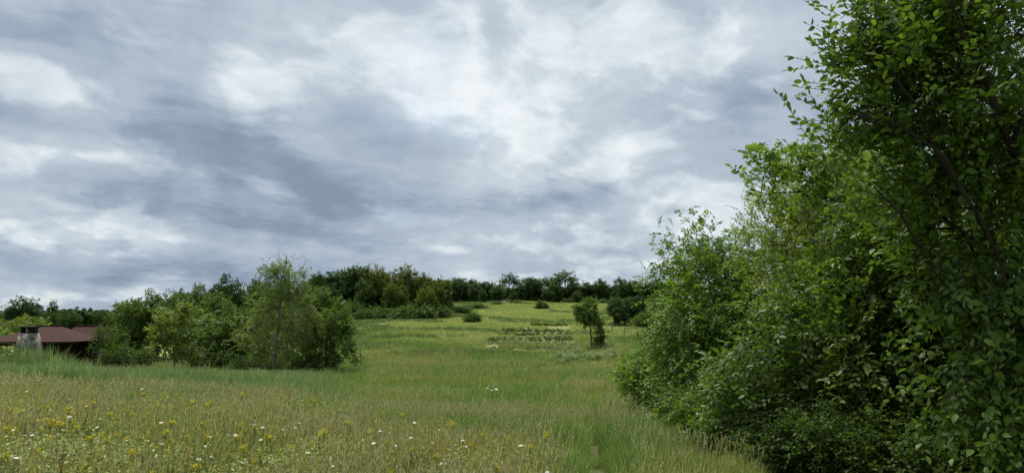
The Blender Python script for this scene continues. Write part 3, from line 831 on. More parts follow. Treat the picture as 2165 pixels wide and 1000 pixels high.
VAR = {
    'round': far_variant(61, 1, M_FOREST, ROUND, 6.5, 200), 'tall': far_variant(62, 1, M_FOREST, TALL, 7, 180),
    'broad': far_variant(63, 1, M_FOREST, BROAD, 6, 220), 'open': far_variant(64, .5, M_FOREST, OPEN, 7.8, 95, 7),
    'round_dark': far_variant(65, 1, M_DARKTREE, ROUND, 6.5, 210), 'broad_dark': far_variant(66, 1, M_DARKTREE, BROAD, 6, 230),
    'round_olive': far_variant(67, 1, M_OLIVE, ROUND, 6.5, 200), 'broad_olive': far_variant(68, 1, M_OLIVE, BROAD, 6, 220),
    'shrub': far_variant(69, 1, M_SHRUB, SHRUBL, 1.6, 80, 8, .26), 'shrub_green': far_variant(70, 1, M_FOREST, SHRUBL, 1.6, 80, 8, .26),
}
HT = {'round': 9.8, 'tall': 9.9, 'broad': 9.6, 'open': 9.6, 'round_dark': 9.8, 'broad_dark': 9.6, 'round_olive': 9.8, 'broad_olive': 9.6, 'shrub': 2.6, 'shrub_green': 2.6}
ORD = ['first', 'second', 'third', 'fourth', 'fifth', 'sixth', 'seventh', 'eighth', 'ninth', 'tenth', 'eleventh', 'twelfth', 'thirteenth',
       'fourteenth', 'fifteenth', 'sixteenth', 'seventeenth', 'eighteenth', 'nineteenth', 'twentieth', 'twenty-first', 'twenty-second', 'twenty-third', 'twenty-fourth', 'twenty-fifth', 'twenty-sixth']
LOOK = {'round': 'round-crowned green', 'tall': 'narrow tall green', 'broad': 'broad-crowned green', 'open': 'thin open-crowned', 'round_dark': 'dark round-crowned',
        'broad_dark': 'dark broad-crowned', 'round_olive': 'olive green round-crowned', 'broad_olive': 'olive green broad-crowned', 'shrub': 'dark leafy', 'shrub_green': 'mid green leafy'}


def wood(specs, name, group, where, cat='tree', seed=1, W=1.0):
    r = random.Random(seed)
    for i, (px, top, Y, kind, wid) in enumerate(sorted(specs)):
        x, y, z = at(px, Y)
        h = ray(px, top, Y)[2] - z
        s = h / HT[kind]
        tm, cm = VAR[kind]
        plant_tree(name, tm, cm, (x, y, z), '%s %s, %s from the left %s' % (LOOK[kind], cat, ORD[i], where), cat, group, r.random() * 6.28, (s * wid * W, s * wid * W, s))


wood([(652, 590, 140, 'round_dark', 1), (690, 566, 138, 'broad_dark', .9), (722, 572, 142, 'tall', 1.1), (752, 556, 138, 'broad_dark', 1), (790, 562, 136, 'round_olive', .95),
      (822, 572, 140, 'broad_olive', 1), (852, 562, 136, 'round_olive', 1), (885, 578, 138, 'round', 1), (912, 584, 142, 'broad_olive', .95), (938, 588, 146, 'broad_olive', .9),
      (770, 590, 132, 'round', .9), (838, 596, 130, 'broad_olive', .9), (900, 606, 130, 'round_olive', .9), (700, 600, 130, 'round_dark', .9), (662, 612, 128, 'broad', .8)],
     'forest_tree', 'trees of the wood left of the meadow', 'in the wood left of the meadow', seed=2)
wood([(958, 588, 215, 'round_dark', 1), (984, 584, 220, 'broad_dark', .9), (1006, 598, 215, 'round', .9), (1030, 592, 222, 'broad_dark', .9), (1052, 600, 216, 'round', .9), (1076, 580, 222, 'open', 1),
      (1100, 598, 218, 'round_dark', .9), (1126, 582, 222, 'broad_dark', 1), (1150, 588, 224, 'open', .9), (1174, 592, 220, 'round', .85), (1196, 574, 224, 'open', 1.15), (1214, 594, 220, 'round_dark', .9),
      (1242, 596, 224, 'broad', .9), (1268, 590, 222, 'round', .9), (1290, 598, 224, 'broad_dark', .9), (1316, 587, 222, 'round', 1), (1340, 592, 224, 'broad', .9), (1366, 596, 220, 'round_dark', .9),
      (1392, 590, 222, 'broad', .9), (1420, 596, 222, 'round', .9), (1450, 592, 222, 'broad', .9), (1020, 612, 206, 'round', .8), (1085, 616, 208, 'broad', .8), (1220, 614, 212, 'broad', .8), (1300, 614, 212, 'round', .8), (1160, 612, 212, 'broad_dark', .8)],
     'ridge_tree', 'trees along the ridge', 'along the ridge skyline', seed=3, W=1.35)
wood([(48, 628, 112, 'round_dark', 1.05), (110, 636, 118, 'tall', .7), (95, 660, 114, 'broad', .9), (8, 655, 118, 'broad_dark', .9), (140, 655, 124, 'broad', .9), (178, 657, 130, 'round', .9), (215, 654, 128, 'broad', .8), (-60, 645, 112, 'broad', 1), (158, 662, 112, 'round_dark', .9), (70, 668, 104, 'broad', .8),
      (250, 640, 100, 'tall', .8), (290, 640, 96, 'round', .7)],
     'background_tree', 'trees behind the red roofs', 'in the row behind the red roofs', seed=4, W=1.35)
wood([(355, 618, 84, 'tall', .8), (390, 612, 88, 'round', .8), (425, 602, 92, 'open', .8), (480, 584, 90, 'round_dark', .95), (525, 592, 96, 'broad', .8), (560, 590, 100, 'round_dark', .9), (450, 610, 96, 'broad', .8), (610, 590, 105, 'broad', .8), (640, 600, 100, 'round', .8)],
     'background_tree', 'trees behind the left clump', 'behind the clump with the slender tree', seed=5)
def wood_mass(name, segs, mat, label, n, seed):
    """interior of a far wood that reads as one mass: leaf tufts over a lumpy body standing on the ground"""
    r = np.random.default_rng(seed)
    P = []
    for (p0, p1, t0, t1, Y0, Y1, w) in segs:
        m = int(n * w)
        f = r.random(m); Y = Y0 + (Y1 - Y0) * r.random(m)
        px = p0 + (p1 - p0) * f
        x = (px - CX) / F * Y; g = ground(x, Y)
        top = np.array([ray(0, t0 + (t1 - t0) * a, b)[2] for a, b in zip(f, Y)]) - g
        top = top * (.72 + .5 * vnoise(x, Y, 4.5, 3) - .1)
        P.append(np.stack([x, Y, g + .2 + (top - .2) * r.random(m) ** .6], 1))
    P = np.vstack(P)
    d = unit(r.normal(size=P.shape)); R = frame(d, unit(np.array([0, 0, 1.]) + r.normal(size=P.shape) * .5))
    o = obj(name, leaves_mesh(name, P, R, .45 + .5 * r.random(len(P)), 'tuft', mat))
    tag(o, label, 'wood', kind='stuff')


wood_mass('distant_wood', [(930, 1500, 606, 606, 224, 234, .5), (640, 950, 592, 600, 142, 150, .5)], M_FOREST, 'dark mass of the wood filling in behind the ridge and hillside trees', 34000, 3)
wood_mass('distant_wood', [(-260, 330, 664, 654, 128, 140, 1)], M_DARKTREE, 'dark mass of far trees behind the red roofs', 14000, 4)
wood([(745, 640, 126, 'shrub_green', 1), (800, 648, 122, 'shrub', 1.1), (835, 652, 122, 'shrub', 1.2), (870, 645, 120, 'shrub', 1.4), (900, 655, 122, 'shrub', 1), (935, 648, 130, 'shrub_green', 1.1), (970, 644, 150, 'shrub', 2.2), (1010, 641, 170, 'shrub_green', 2.4),
      (1050, 637, 188, 'shrub_green', 2.4), (770, 655, 118, 'shrub_green', 1), (1090, 634, 200, 'shrub', 2.4), (720, 650, 120, 'shrub', 1.2)],
     'edge_shrub', 'shrubs along the edge of the wood', 'along the wood edge', 'shrub', seed=6)
wood([(1240, 628, 212, 'shrub', 1.2), (1275, 632, 205, 'shrub_green', 1.2), (1300, 628, 210, 'shrub', 1.3), (1340, 628, 208, 'shrub', 1.3), (1375, 630, 205, 'shrub_green', 1.3), (1205, 630, 215, 'shrub', 1.2), (1170, 628, 219, 'shrub', 1.2), (1130, 628, 218, 'shrub', 1.2), (1400, 625, 208, 'shrub', 1.4)],
     'ridge_shrub', 'shrubs below the ridge trees', 'in the dark strip below the ridge trees', 'shrub', seed=8)
wood([(808, 676, 118, 'shrub', .5), (845, 690, 108, 'shrub_green', .5), (907, 690, 105, 'shrub_green', .35), (880, 694, 100, 'shrub', .4), (1070, 672, 130, 'shrub_green', .35), (1085, 674, 126, 'shrub_green', .3), (770, 700, 92, 'shrub_green', .5), (1048, 678, 120, 'shrub_green', .3), (1112, 668, 140, 'shrub', .35)],
     'meadow_shrub', 'small shrubs scattered on the meadow', 'among small shrubs scattered on the open slope', 'shrub', seed=9)

# ------------------------------------------------------------------ red-roofed shelter with stone chimney
M_ROOF = rough_mat('roof_shingle', (.026, .0115, .0105), (.046, .020, .018), 5, .85, .4)
M_WOODD = rough_mat('dark_timber', (.018, .013, .010), (.042, .03, .022), 6, .8, .3, (1, 1, .2))
M_WALL = rough_mat('brown_wall', (.06, .032, .026), (.10, .055, .045), 2, .9)
M_BLACK = rough_mat('sooty_metal', (.012, .011, .011), (.03, .028, .026), 9, .7)
M_POST = rough_mat('grey_wood', (.10, .09, .07), (.2, .18, .15), 10, .9, .3, (1, 1, .2))


def stone_mat():
    m, N, L = new_mat('rubble_stone')
    tc = N.new('ShaderNodeTexCoord')
    v = N.new('ShaderNodeTexVoronoi'); v.inputs['Scale'].default_value = 5.5; L.new(tc.outputs['Object'], v.inputs['Vector'])
    v2 = N.new('ShaderNodeTexVoronoi'); v2.feature = 'DISTANCE_TO_EDGE'; v2.inputs['Scale'].default_value = 5.5; L.new(tc.outputs['Object'], v2.inputs['Vector'])
    hs = N.new('ShaderNodeSeparateColor'); L.new(v.outputs['Color'], hs.inputs[0])
    r = N.new('ShaderNodeValToRGB'); L.new(hs.outputs[0], r.inputs[0])
    r.color_ramp.elements[0].color = (.13, .12, .10, 1); r.color_ramp.elements[1].color = (.33, .31, .27, 1)
    mr = N.new('ShaderNodeMapRange'); mr.inputs[1].default_value = 0; mr.inputs[2].default_value = .06; mr.inputs[3].default_value = .4
    L.new(v2.outputs['Distance'], mr.inputs[0])
    mx = N.new('ShaderNodeMix'); mx.data_type = 'RGBA'; mx.blend_type = 'MULTIPLY'; mx.inputs[0].default_value = 1
    L.new(r.outputs[0], mx.inputs[6]); L.new(mr.outputs[0], mx.inputs[7])
    p = N.new('ShaderNodeBsdfPrincipled'); p.inputs['Roughness'].default_value = .95; L.new(mx.outputs[2], p.inputs['Base Color'])
    b = N.new('ShaderNodeBump'); b.inputs['Distance'].default_value = .06; L.new(mr.outputs[0], b.inputs['Height']); L.new(b.outputs[0], p.inputs['Normal'])
    o = N.new('ShaderNodeOutputMaterial'); L.new(p.outputs[0], o.inputs[0])
    return m


M_STONE = stone_mat()


def hip_roof(mb, x0, x1, y0, y1, ze, zr, rx0, rx1, ry, th=.12):
    """flared hip roof with thickness: eave rectangle, ridge from rx0 to rx1 at ry"""
    def layer(dz):
        mid = .55
        e = [(x0, y0), (x1, y0), (x1, y1), (x0, y1)]
        t = [(rx0, ry - .05), (rx1, ry - .05), (rx1, ry + .05), (rx0, ry + .05)]
        m = [(a[0] + (b[0] - a[0]) * mid, a[1] + (b[1] - a[1]) * mid) for a, b in zip(e, t)]
        zm = ze + (zr - ze) * (mid - .1)
        return [(*p, ze + dz) for p in e] + [(*p, zm + dz) for p in m] + [(*p, zr + dz) for p in t]
    top = layer(0)
    f = []
    for i in range(4):
        j = (i + 1) % 4
        f += [(i, j, 4 + j, 4 + i), (4 + i, 4 + j, 8 + j, 8 + i)]
    f.append((8, 9, 10, 11))
    mb.poly(top, f)
    bot = [(p[0], p[1], ze - th) for p in top[:4]]
    mb.poly(top[:4] + bot, [(0, 4, 5, 1), (1, 5, 6, 2), (2, 6, 7, 3), (3, 7, 4, 0), (4, 7, 6, 5)])


def pavilion():
    Y = 52.
    xl, xr = ray(-45, 720, Y)[0], ray(153, 720, Y)[0]
    ze = ray(0, 722, Y)[2]; zr = ray(100, 689, Y + 2.6)[2]
    gx = (xl + xr) / 2; g = gz(gx, Y + 2) - .05
    e = bpy.data.objects.new('pavilion', None); COL.objects.link(e); e.location = (gx, Y + 2.6, g)
    tag(e, 'low open pavilion with dark red hipped roof half hidden by weeds', 'pavilion')
    w = (xr - xl) / 2
    mb = MB(); hip_roof(mb, -w, w, -2.7, 2.7, ze - g, zr - g, -.9, .75, 0)
    rf = obj('roof', mb.mesh('roof', M_ROOF), e)
    mb = MB(); mb.box(-1.0, .85, -.11, .11, zr - g - .02, zr - g + .05); obj('ridge_cap', mb.mesh('ridge_cap', M_ROOF), rf)
    for sx in (-1, -.33, .33, 1):
        for sy in (-1, 1):
            mb = MB(); mb.box(sx * (w - .5) - .08, sx * (w - .5) + .08, sy * 2.2 - .08, sy * 2.2 + .08, -.3, ze - g - .1)
            obj('post', mb.mesh('post', M_WOODD), e)
    mb = MB(); mb.box(-w + .4, w - .4, 2.2, 2.3, -.2, ze - g - .13); obj('back_wall', mb.mesh('back_wall', M_WALL), e)
    mb = MB(); mb.box(-w + .4, w - .4, -2.24, -2.18, .0, .9); obj('parapet', mb.mesh('parapet', M_WALL), e)
    mb = MB(); mb.box(-w + .3, w - .3, -2.35, -2.05, ze - g - .32, ze - g - .121); obj('beam', mb.mesh('beam', M_WOODD), e)
    mb = MB(); mb.box(-w + .2, w - .2, -2.4, 2.4, -.3, .06); obj('floor_slab', mb.mesh('floor_slab', M_POST), e)
    # stone chimney of the outdoor oven, standing in front of the roof
    Yc = 48.2
    c = ray(61, 705, Yc); gc = gz(c[0], Yc)
    ch = bpy.data.objects.new('stone_chimney', None); COL.objects.link(ch); ch.location = (c[0], Yc, gc)
    tag(ch, 'pale rubble stone chimney with black cap in front of the red roof', 'chimney')
    zt = ray(61, 704, Yc)[2] - gc; k = Yc / F
    mb = MB()
    lev = [(-.2, 21), (zt * .45, 20), (zt * .72, 18), (zt, 13)]
    pts = []
    for z, hw in lev:
        h = hw * k; pts += [(-h, -.5 * h - .15, z), (h, -.5 * h - .15, z), (h, .5 * h + .25, z), (-h, .5 * h + .25, z)]
    fs = [(a * 4 + i, a * 4 + (i + 1) % 4, a * 4 + 4 + (i + 1) % 4, a * 4 + 4 + i) for a in range(3) for i in range(4)] + [(12, 13, 14, 15)]
    mb.poly(pts, fs); obj('stack', mb.mesh('stack', M_STONE), ch)
    hw = 13 * k; hh = ray(61, 693, Yc)[2] - gc
    for sx in (-1, 0, 1):
        mb = MB(); mb.box(sx * (hw - .06) - .05, sx * (hw - .06) + .05, -.25, .3, zt - .02, hh); obj('cap_pillar', mb.mesh('cap_pillar', M_BLACK if sx else M_STONE), ch)
    mb = MB(); mb.box(-hw - .07, hw + .07, -.34, .4, hh + .002, hh + .09); obj('cap', mb.mesh('cap', M_BLACK), ch)
    # second, taller roof further right
    Y2 = 57.
    x0, x1 = ray(112, 690, Y2)[0], ray(207, 690, Y2)[0]
    gx = (x0 + x1) / 2; g = gz(gx, Y2) - .05
    s = bpy.data.objects.new('outbuilding', None); COL.objects.link(s); s.location = (gx, Y2 + 2.2, g)
    tag(s, 'brown outbuilding with dark red roof partly covered by branches', 'outbuilding')
    w = (x1 - x0) / 2; ze = ray(0, 731, Y2)[2] - g; zr = ray(0, 688, Y2 + 2.2)[2] - g
    mb = MB(); hip_roof(mb, -w, w, -2.2, 2.2, ze, zr, -w + .5, w - .5, 0); rf = obj('roof', mb.mesh('roof', M_ROOF), s)
    mb = MB(); mb.box(-w + .4, w - .4, -.11, .11, zr - .02, zr + .05); obj('ridge_cap', mb.mesh('ridge_cap', M_ROOF), rf)
    mb = MB(); mb.box(-w + .3, w - .3, -1.9, 1.9, -.3, ze - .122); obj('wall', mb.mesh('wall', M_WALL), s)
    mb = MB(); mb.box(-.5, .5, -1.94, -1.902, 0, 1.5); obj('door', mb.mesh('door', M_WOODD), s)
    for sx in (-1, 1):
        mb = MB(); mb.box(sx * 1.05 - .3, sx * 1.05 + .3, -1.94, -1.902, .75, 1.4); obj('window', mb.mesh('window', M_BLACK), s)
    # dark slatted fence between outbuilding and trees
    Yf = 48.5
    a, b = ray(196, 750, Yf)[0], ray(318, 750, Yf)[0]
    zt = ray(0, 742, Yf)[2]
    g = gz((a + b) / 2, Yf)
    fe = bpy.data.objects.new('slat_fence', None); COL.objects.link(fe); fe.location = ((a + b) / 2, Yf, g)
    tag(fe, 'dark weathered slat fence in the shade of the trees by the outbuilding', 'fence')
    w = (b - a) / 2; H = zt - g
    mp = MB(); mp.box(-.05, .05, -.05, .05, -.3, H + .05); pm = mp.mesh('post', M_WOODD)
    for i in range(4): obj('post', pm, fe, (-w + i * 2 * w / 3, .09, 0))
    n = 6
    ms = MB(); ms.box(-w, w, -.012, .012, 0, H / n * .78); sm = ms.mesh('slat', M_WOODD)
    for i in range(n): obj('slat', sm, fe, (0, 0, .08 + i * (H - .08) / n))


pavilion()

# fence posts beyond the garden, stone by the path
mb = MB()
an = [i * math.pi / 3 for i in range(6)]
pts = [(.06 * math.cos(a), .06 * math.sin(a), -.2) for a in an] + [(.05 * math.cos(a), .05 * math.sin(a), 1.15) for a in an] + [(0, 0, 1.2)]
mb.poly(pts, [(i, (i + 1) % 6, 6 + (i + 1) % 6, 6 + i) for i in range(6)] + [(6 + i, 6 + (i + 1) % 6, 12) for i in range(6)])
PM = mb.mesh('post', M_POST)
for px, Y, lab in ((1293, 84, 'short grey wooden post nearest the small garden tree'), (1320, 82, 'short grey wooden post at the left end of the thin rail'), (1346, 82, 'short grey wooden post at the right end of the thin rail')):
    x, y, z = at(px, Y); tag(obj('fence_post', PM, loc=(x, y, z)), lab, 'post', 'wooden posts beyond the garden')
a, b = at(1319, 82), at(1347, 82)
mb = MB(); mb.box(0, b[0] - a[0], -.12, -.07, 0, .08)
o = obj('fence_rail', mb.mesh('fence_rail', M_POST), loc=(a[0], 82, max(a[2], b[2]) + .95)); tag(o, 'thin wooden rail fixed across two grey posts', 'rail')


def stone_obj(px, Y, r, label, mat, name='stone'):
    rr = np.random.default_rng(3)
    import bmesh
    bm = bmesh.new(); bmesh.ops.create_icosphere(bm, subdivisions=2, radius=1)
    for v in bm.verts:
        f = 1 + rr.normal() * .09
        v.co = (v.co.x * r * 1.3 * f, v.co.y * r * f, v.co.z * r * .75 * f)
    me = bpy.data.meshes.new(name); bm.to_mesh(me); bm.free(); me.materials.append(mat)
    x, y, z = at(px, Y)
    return tag(obj(name, me, loc=(x, y, z + r * .4)), label, 'stone')


stone_obj(1297, 55, .38, 'pale stone lying in the grass beside the path at the garden corner', M_STONE)

# ------------------------------------------------------------------ garden rows
M_CROP = leaf_mat('crop_leaf', (.06, .10, .035), (.13, .19, .07), .25, .6, .2, .6)
M_CABB = leaf_mat('crop_bluish', (.11, .17, .09), (.21, .28, .17), .2, .6, .25, .6)


def crop_row(Y, h, mat, seed, label, cat='vegetable row', x0=None, x1=None, gap=.3, wid=.34, sz=.3):
    r = np.random.default_rng(seed)
    xa = float(g_left(Y)) + .3 if x0 is None else at(x0, Y)[0]
    xb = float(g_right(Y)) - .3 if x1 is None else at(x1, Y)[0]
    n = int((xb - xa) / gap)
    px = np.linspace(xa, xb, n) + r.normal(size=n) * .05
    px = px[vnoise(px, px * 0 + Y, 1.6, 5) > .22]; px = px + r.normal(size=len(px)) * .1; n = len(px)
    per = 14; h *= .7
    C = np.repeat(np.stack([px, np.full(n, Y) + r.normal(size=n) * .28 + .5 * np.sin(px * .5 + Y), np.zeros(n)], 1), per, 0)
    C[:, 2] = ground(C[:, 0], C[:, 1]) + .06
    hs = np.repeat(r.random(n) * .9 + .45, per)
    P = C + r.normal(size=C.shape) * np.array([wid * .3, wid * .35, 0]); P[:, 2] += r.random(len(P)) * h * hs * .75
    d = unit(np.stack([r.normal(size=len(P)), r.normal(size=len(P)), .9 + .4 * r.random(len(P))], 1))
    R = frame(d, unit(r.normal(size=d.shape)))
    me = leaves_mesh('crop_row', P - np.array([xa, Y, 0]), R, (r.random(len(P)) * .5 + .7) * sz, 'tuft', mat)
    tag(obj('crop_row', me, loc=(xa, Y, 0)), label, cat, 'planted rows of the garden plot')


crop_row(65.0, .35, M_CROP, 1, 'ragged low green row at the front edge of the garden plot', sz=.26)
crop_row(71.0, .42, M_CABB, 2, 'pale bluish row of plants, front one of the garden plot', sz=.26)
crop_row(75.5, .6, M_CROP, 3, 'dark green row just behind the front pale row')
crop_row(79.5, .3, M_CABB, 4, 'pale bluish row of plants, second from the front of the plot', sz=.24)
crop_row(84.0, .55, M_CROP, 5, 'dark row in the middle of the garden plot')
crop_row(90.0, .6, M_CROP, 7, 'bushy green row in the rear half of the garden plot')
crop_row(107.0, .4, M_SHRUB, 10, 'dark row along the far edge of the garden plot')

# ------------------------------------------------------------------ meadow
def blades(r, n, h, w, bend, rad, segs=3, droop=0., hvar=.4):
    """one clump of n curved blades; returns verts, faces, loop totals, uv"""
    V, Fc, T, U = [], [], [], []
    for i in range(n):
        a = r.random() * 6.283; rr = rad * math.sqrt(r.random())
        b = np.array([rr * math.cos(a), rr * math.sin(a), -.03])
        da = r.random() * 6.283; bd = bend * (r.random() * .9 + .3)
        dr = np.array([math.cos(da), math.sin(da), 0]); sd = np.array([-math.sin(da), math.cos(da), 0])
        ra = r.random() * 6.283; sd = np.array([math.cos(ra), math.sin(ra), 0])
        hh = h * (1 - hvar * r.random())
        n0 = len(V)
        for s in range(segs + 1):
            t = s / segs
            c = b + dr * (bd * hh * t ** 2) + np.array([0, 0, hh * (t - bd * .35 * t ** 2 - droop * t ** 4)])
            ww = w * (1 - t ** 1.6) * .5 + w * .06
            if s < segs:
                V += [c - sd * ww, c + sd * ww]; U += [(0, t), (1, t)]
            else:
                V.append(c); U.append((.5, 1))
        for s in range(segs - 1):
            q = n0 + s * 2; Fc += [q, q + 1, q + 3, q + 2]; T.append(4)
        q = n0 + (segs - 1) * 2; Fc += [q, q + 1, q + 2]; T.append(3)
    return V, Fc, T, U


def seed_stalks(r, n, h, rad, head, hw, w=.004, bend=.25):
    """grass stalks with a loose flowering head"""
    V, Fc, T, U = [], [], [], []
    for i in range(n):
        a = r.random() * 6.283; rr = rad * math.sqrt(r.random())
        b = np.array([rr * math.cos(a), rr * math.sin(a), 0]); da = r.random() * 6.283
        dr = np.array([math.cos(da), math.sin(da), 0]); hh = h * (.7 + .3 * r.random()); bd = bend * (.3 + r.random())
        sd = np.array([-math.sin(da), math.cos(da), 0])
        f = lambda t: b + dr * bd * hh * t * t + np.array([0, 0, hh * (t - .2 * bd * t * t)])
        n0 = len(V)
        for s in range(4):
            t = s / 3; c = f(t); V += [c - sd * w / 2, c + sd * w / 2]; U += [(0, .5 + .4 * t)] * 2
        for s in range(3): q = n0 + 2 * s; Fc += [q, q + 1, q + 3, q + 2]; T.append(4)
        for k in range(5):
            t = 1 - head / hh * (k / 5); c = f(t)
            ang = r.random() * 6.283; o = np.array([math.cos(ang), math.sin(ang), 0]) * hw * (.5 + k * .12)
            n1 = len(V); e = c + o + np.array([0, 0, head * .28])
            m = (c + e) / 2; p = np.cross(o, (0, 0, 1)); p = p / (np.linalg.norm(p) + 1e-6) * hw * .28
            V += [c, m + p, e, m - p]; U += [(0, 1)] * 4; Fc += [n1, n1 + 1, n1 + 2, n1 + 3]; T.append(4)
    return V, Fc, T, U


def leafy(r, n, h, leaf, w):
    """upright weed: stem with leaves all the way up"""
    V, Fc, T, U = [], [], [], []
    for i in range(n):
        b = np.array([r.normal() * .05, r.normal() * .05, 0]); hh = h * (.6 + .4 * r.random())
        lean = np.array([r.normal() * .12, r.normal() * .12, 0])
        n0 = len(V)
        V += [b + (-.003, 0, 0), b + (.003, 0, 0), b + lean * hh + (0, 0, hh)]; U += [(0, 0), (0, 0), (0, .6)]; Fc += [n0, n0 + 1, n0 + 2]; T.append(3)
        m = int(hh / .035)
        for k in range(m):
            t = (k + 1) / (m + 1); c = b + lean * hh * t + np.array([0, 0, hh * t])
            a = k * 2.4 + r.random(); d = np.array([math.cos(a), math.sin(a), .45 - .5 * (1 - t)])
            s = np.array([-math.sin(a), math.cos(a), 0]); L = leaf * (1.1 - .6 * t)
            n1 = len(V); V += [c, c + d * L * .5 + s * w, c + d * L - np.array([0, 0, L * .2]), c + d * L * .5 - s * w]
            U += [(0, t)] * 4; Fc += [n1, n1 + 1, n1 + 2, n1 + 3]; T.append(4)
    return V, Fc, T, U


def cat(*parts):
    V, Fc, T, U, M = [], [], [], [], []
    for mi, (v, f, t, u) in enumerate(parts):
        o = len(V); V += list(v); Fc += [i + o for i in f]; T += t; U += u; M += [mi] * len(t)
    return V, Fc, T, U, M


def tpl_obj(name, parts, mats):
    V, Fc, T, U, M = cat(*parts)
    return bpy.data.objects.new(name, mesh_from(name, np.array(V), Fc, T, uv=np.array(U), mats=mats, midx=M))


def scatter(name, pts, scl, tpls, label, catn, tilt=.08, seed=0, zs=None):
    r = np.random.default_rng(seed + 100)
    n = len(pts)
    me = bpy.data.meshes.new(name)
    me.vertices.add(n); me.vertices.foreach_set('co', np.asarray(pts, np.float32).ravel())
    rot = np.stack([r.normal(size=n) * tilt, r.normal(size=n) * tilt, r.random(n) * 6.283], 1)
    sc = np.stack([scl, scl, scl if zs is None else zs], 1)
    for an, arr in (('rot', rot), ('scl', sc)):
        at_ = me.attributes.new(an, 'FLOAT_VECTOR', 'POINT'); at_.data.foreach_set('vector', arr.astype(np.float32).ravel())
    o = obj(name, me)
    g = bpy.data.node_groups.new(name, 'GeometryNodeTree')
    g.interface.new_socket('Geometry', in_out='INPUT', socket_type='NodeSocketGeometry')
    g.interface.new_socket('Geometry', in_out='OUTPUT', socket_type='NodeSocketGeometry')
    N, L = g.nodes, g.links
    gi, go = N.new('NodeGroupInput'), N.new('NodeGroupOutput')
    j = N.new('GeometryNodeJoinGeometry')
    for t in tpls:
        oi = N.new('GeometryNodeObjectInfo'); oi.inputs['Object'].default_value = t; oi.inputs['As Instance'].default_value = True
        L.new(oi.outputs['Geometry'], j.inputs[0])
    ip = N.new('GeometryNodeInstanceOnPoints')
    L.new(gi.outputs[0], ip.inputs['Points']); L.new(j.outputs[0], ip.inputs['Instance'])
    ip.inputs['Pick Instance'].default_value = True
    rv = N.new('FunctionNodeRandomValue'); rv.data_type = 'INT'
    for s in rv.inputs:
        if s.name == 'Min' and s.type == 'INT': s.default_value = 0
        if s.name == 'Max' and s.type == 'INT': s.default_value = len(tpls) - 1
    L.new([s for s in rv.outputs if s.type == 'INT'][0], ip.inputs['Instance Index'])
    for an, sk in (('rot', 'Rotation'), ('scl', 'Scale')):
        na = N.new('GeometryNodeInputNamedAttribute'); na.data_type = 'FLOAT_VECTOR'; na.inputs['Name'].default_value = an
        L.new([s for s in na.outputs if s.name == 'Attribute' and s.enabled][0], ip.inputs[sk])
    L.new(ip.outputs[0], go.inputs[0])
    md = o.modifiers.new('scatter', 'NODES'); md.node_group = g
    return tag(o, label, catn, kind='stuff')


def dist_pts(r, n, y0, y1, power, umax=.86):
    """points over the seen wedge of ground; density falls with distance"""
    t = r.random(n)
    e = power
    y = (y0 ** e + (y1 ** e - y0 ** e) * t) ** (1 / e)
    u = (r.random(n) * 2 - 1) * umax
    x = u * np.maximum(y, 3)
    return x, y


KN_PX = [-400, 0, 200, 400, 700, 900, 1050, 1200, 1300]
KN_Y = [20, 19, 15, 12.5, 12.5, 11, 9, 6.2, 3]


def knoll(x, y):
    """1 on the dry flowery knoll in the left foreground, 0 in the green hollow"""
    px = CX + F * x / np.maximum(y, 1)
    b = np.interp(px, KN_PX, KN_Y)
    w = (vnoise(x, y, 2.2, 5) - .5) * 5
    return np.clip((b + w - y) / 3 + .5, 0, 1)


def not_built(x, y):
    m = (np.abs(x - path_x(y)) > .09 + .003 * y) | (vnoise(x, y, .5, 9) > .72)
    m &= ~((y > GY0) & (y < GY1) & (x > g_left(y)) & (x < g_right(y)) & (vnoise(x, y, 2.2, 14) < .62))
    return m


rt = np.random.default_rng(5)
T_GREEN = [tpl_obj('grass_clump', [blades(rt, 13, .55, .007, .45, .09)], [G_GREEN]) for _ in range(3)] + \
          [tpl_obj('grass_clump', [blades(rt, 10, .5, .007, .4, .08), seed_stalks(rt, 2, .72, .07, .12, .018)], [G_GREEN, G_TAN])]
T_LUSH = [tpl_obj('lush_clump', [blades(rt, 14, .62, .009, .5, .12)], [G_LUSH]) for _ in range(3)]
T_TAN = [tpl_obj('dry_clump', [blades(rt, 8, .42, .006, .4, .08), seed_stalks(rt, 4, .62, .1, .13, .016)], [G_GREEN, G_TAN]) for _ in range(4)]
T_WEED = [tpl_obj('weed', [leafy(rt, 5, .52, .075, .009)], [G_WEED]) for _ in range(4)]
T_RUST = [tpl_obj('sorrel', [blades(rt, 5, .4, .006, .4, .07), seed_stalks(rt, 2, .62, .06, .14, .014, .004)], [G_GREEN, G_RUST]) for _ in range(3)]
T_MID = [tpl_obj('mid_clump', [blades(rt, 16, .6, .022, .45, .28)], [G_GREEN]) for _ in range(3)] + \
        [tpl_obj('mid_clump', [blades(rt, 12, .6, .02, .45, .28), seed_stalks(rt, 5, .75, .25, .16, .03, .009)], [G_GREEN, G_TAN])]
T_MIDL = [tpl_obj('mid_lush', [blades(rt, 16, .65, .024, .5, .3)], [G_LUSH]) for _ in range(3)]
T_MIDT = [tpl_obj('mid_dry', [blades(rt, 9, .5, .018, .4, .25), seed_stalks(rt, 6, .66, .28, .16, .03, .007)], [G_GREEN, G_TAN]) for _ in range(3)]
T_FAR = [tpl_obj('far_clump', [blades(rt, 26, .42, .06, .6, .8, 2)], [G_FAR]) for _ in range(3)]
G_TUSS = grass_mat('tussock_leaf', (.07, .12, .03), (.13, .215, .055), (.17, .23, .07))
T_TUSS = [tpl_obj('tussock', [blades(rt, 22, .6, .06, .5, .45, 2)], [G_TUSS]) for _ in range(3)]
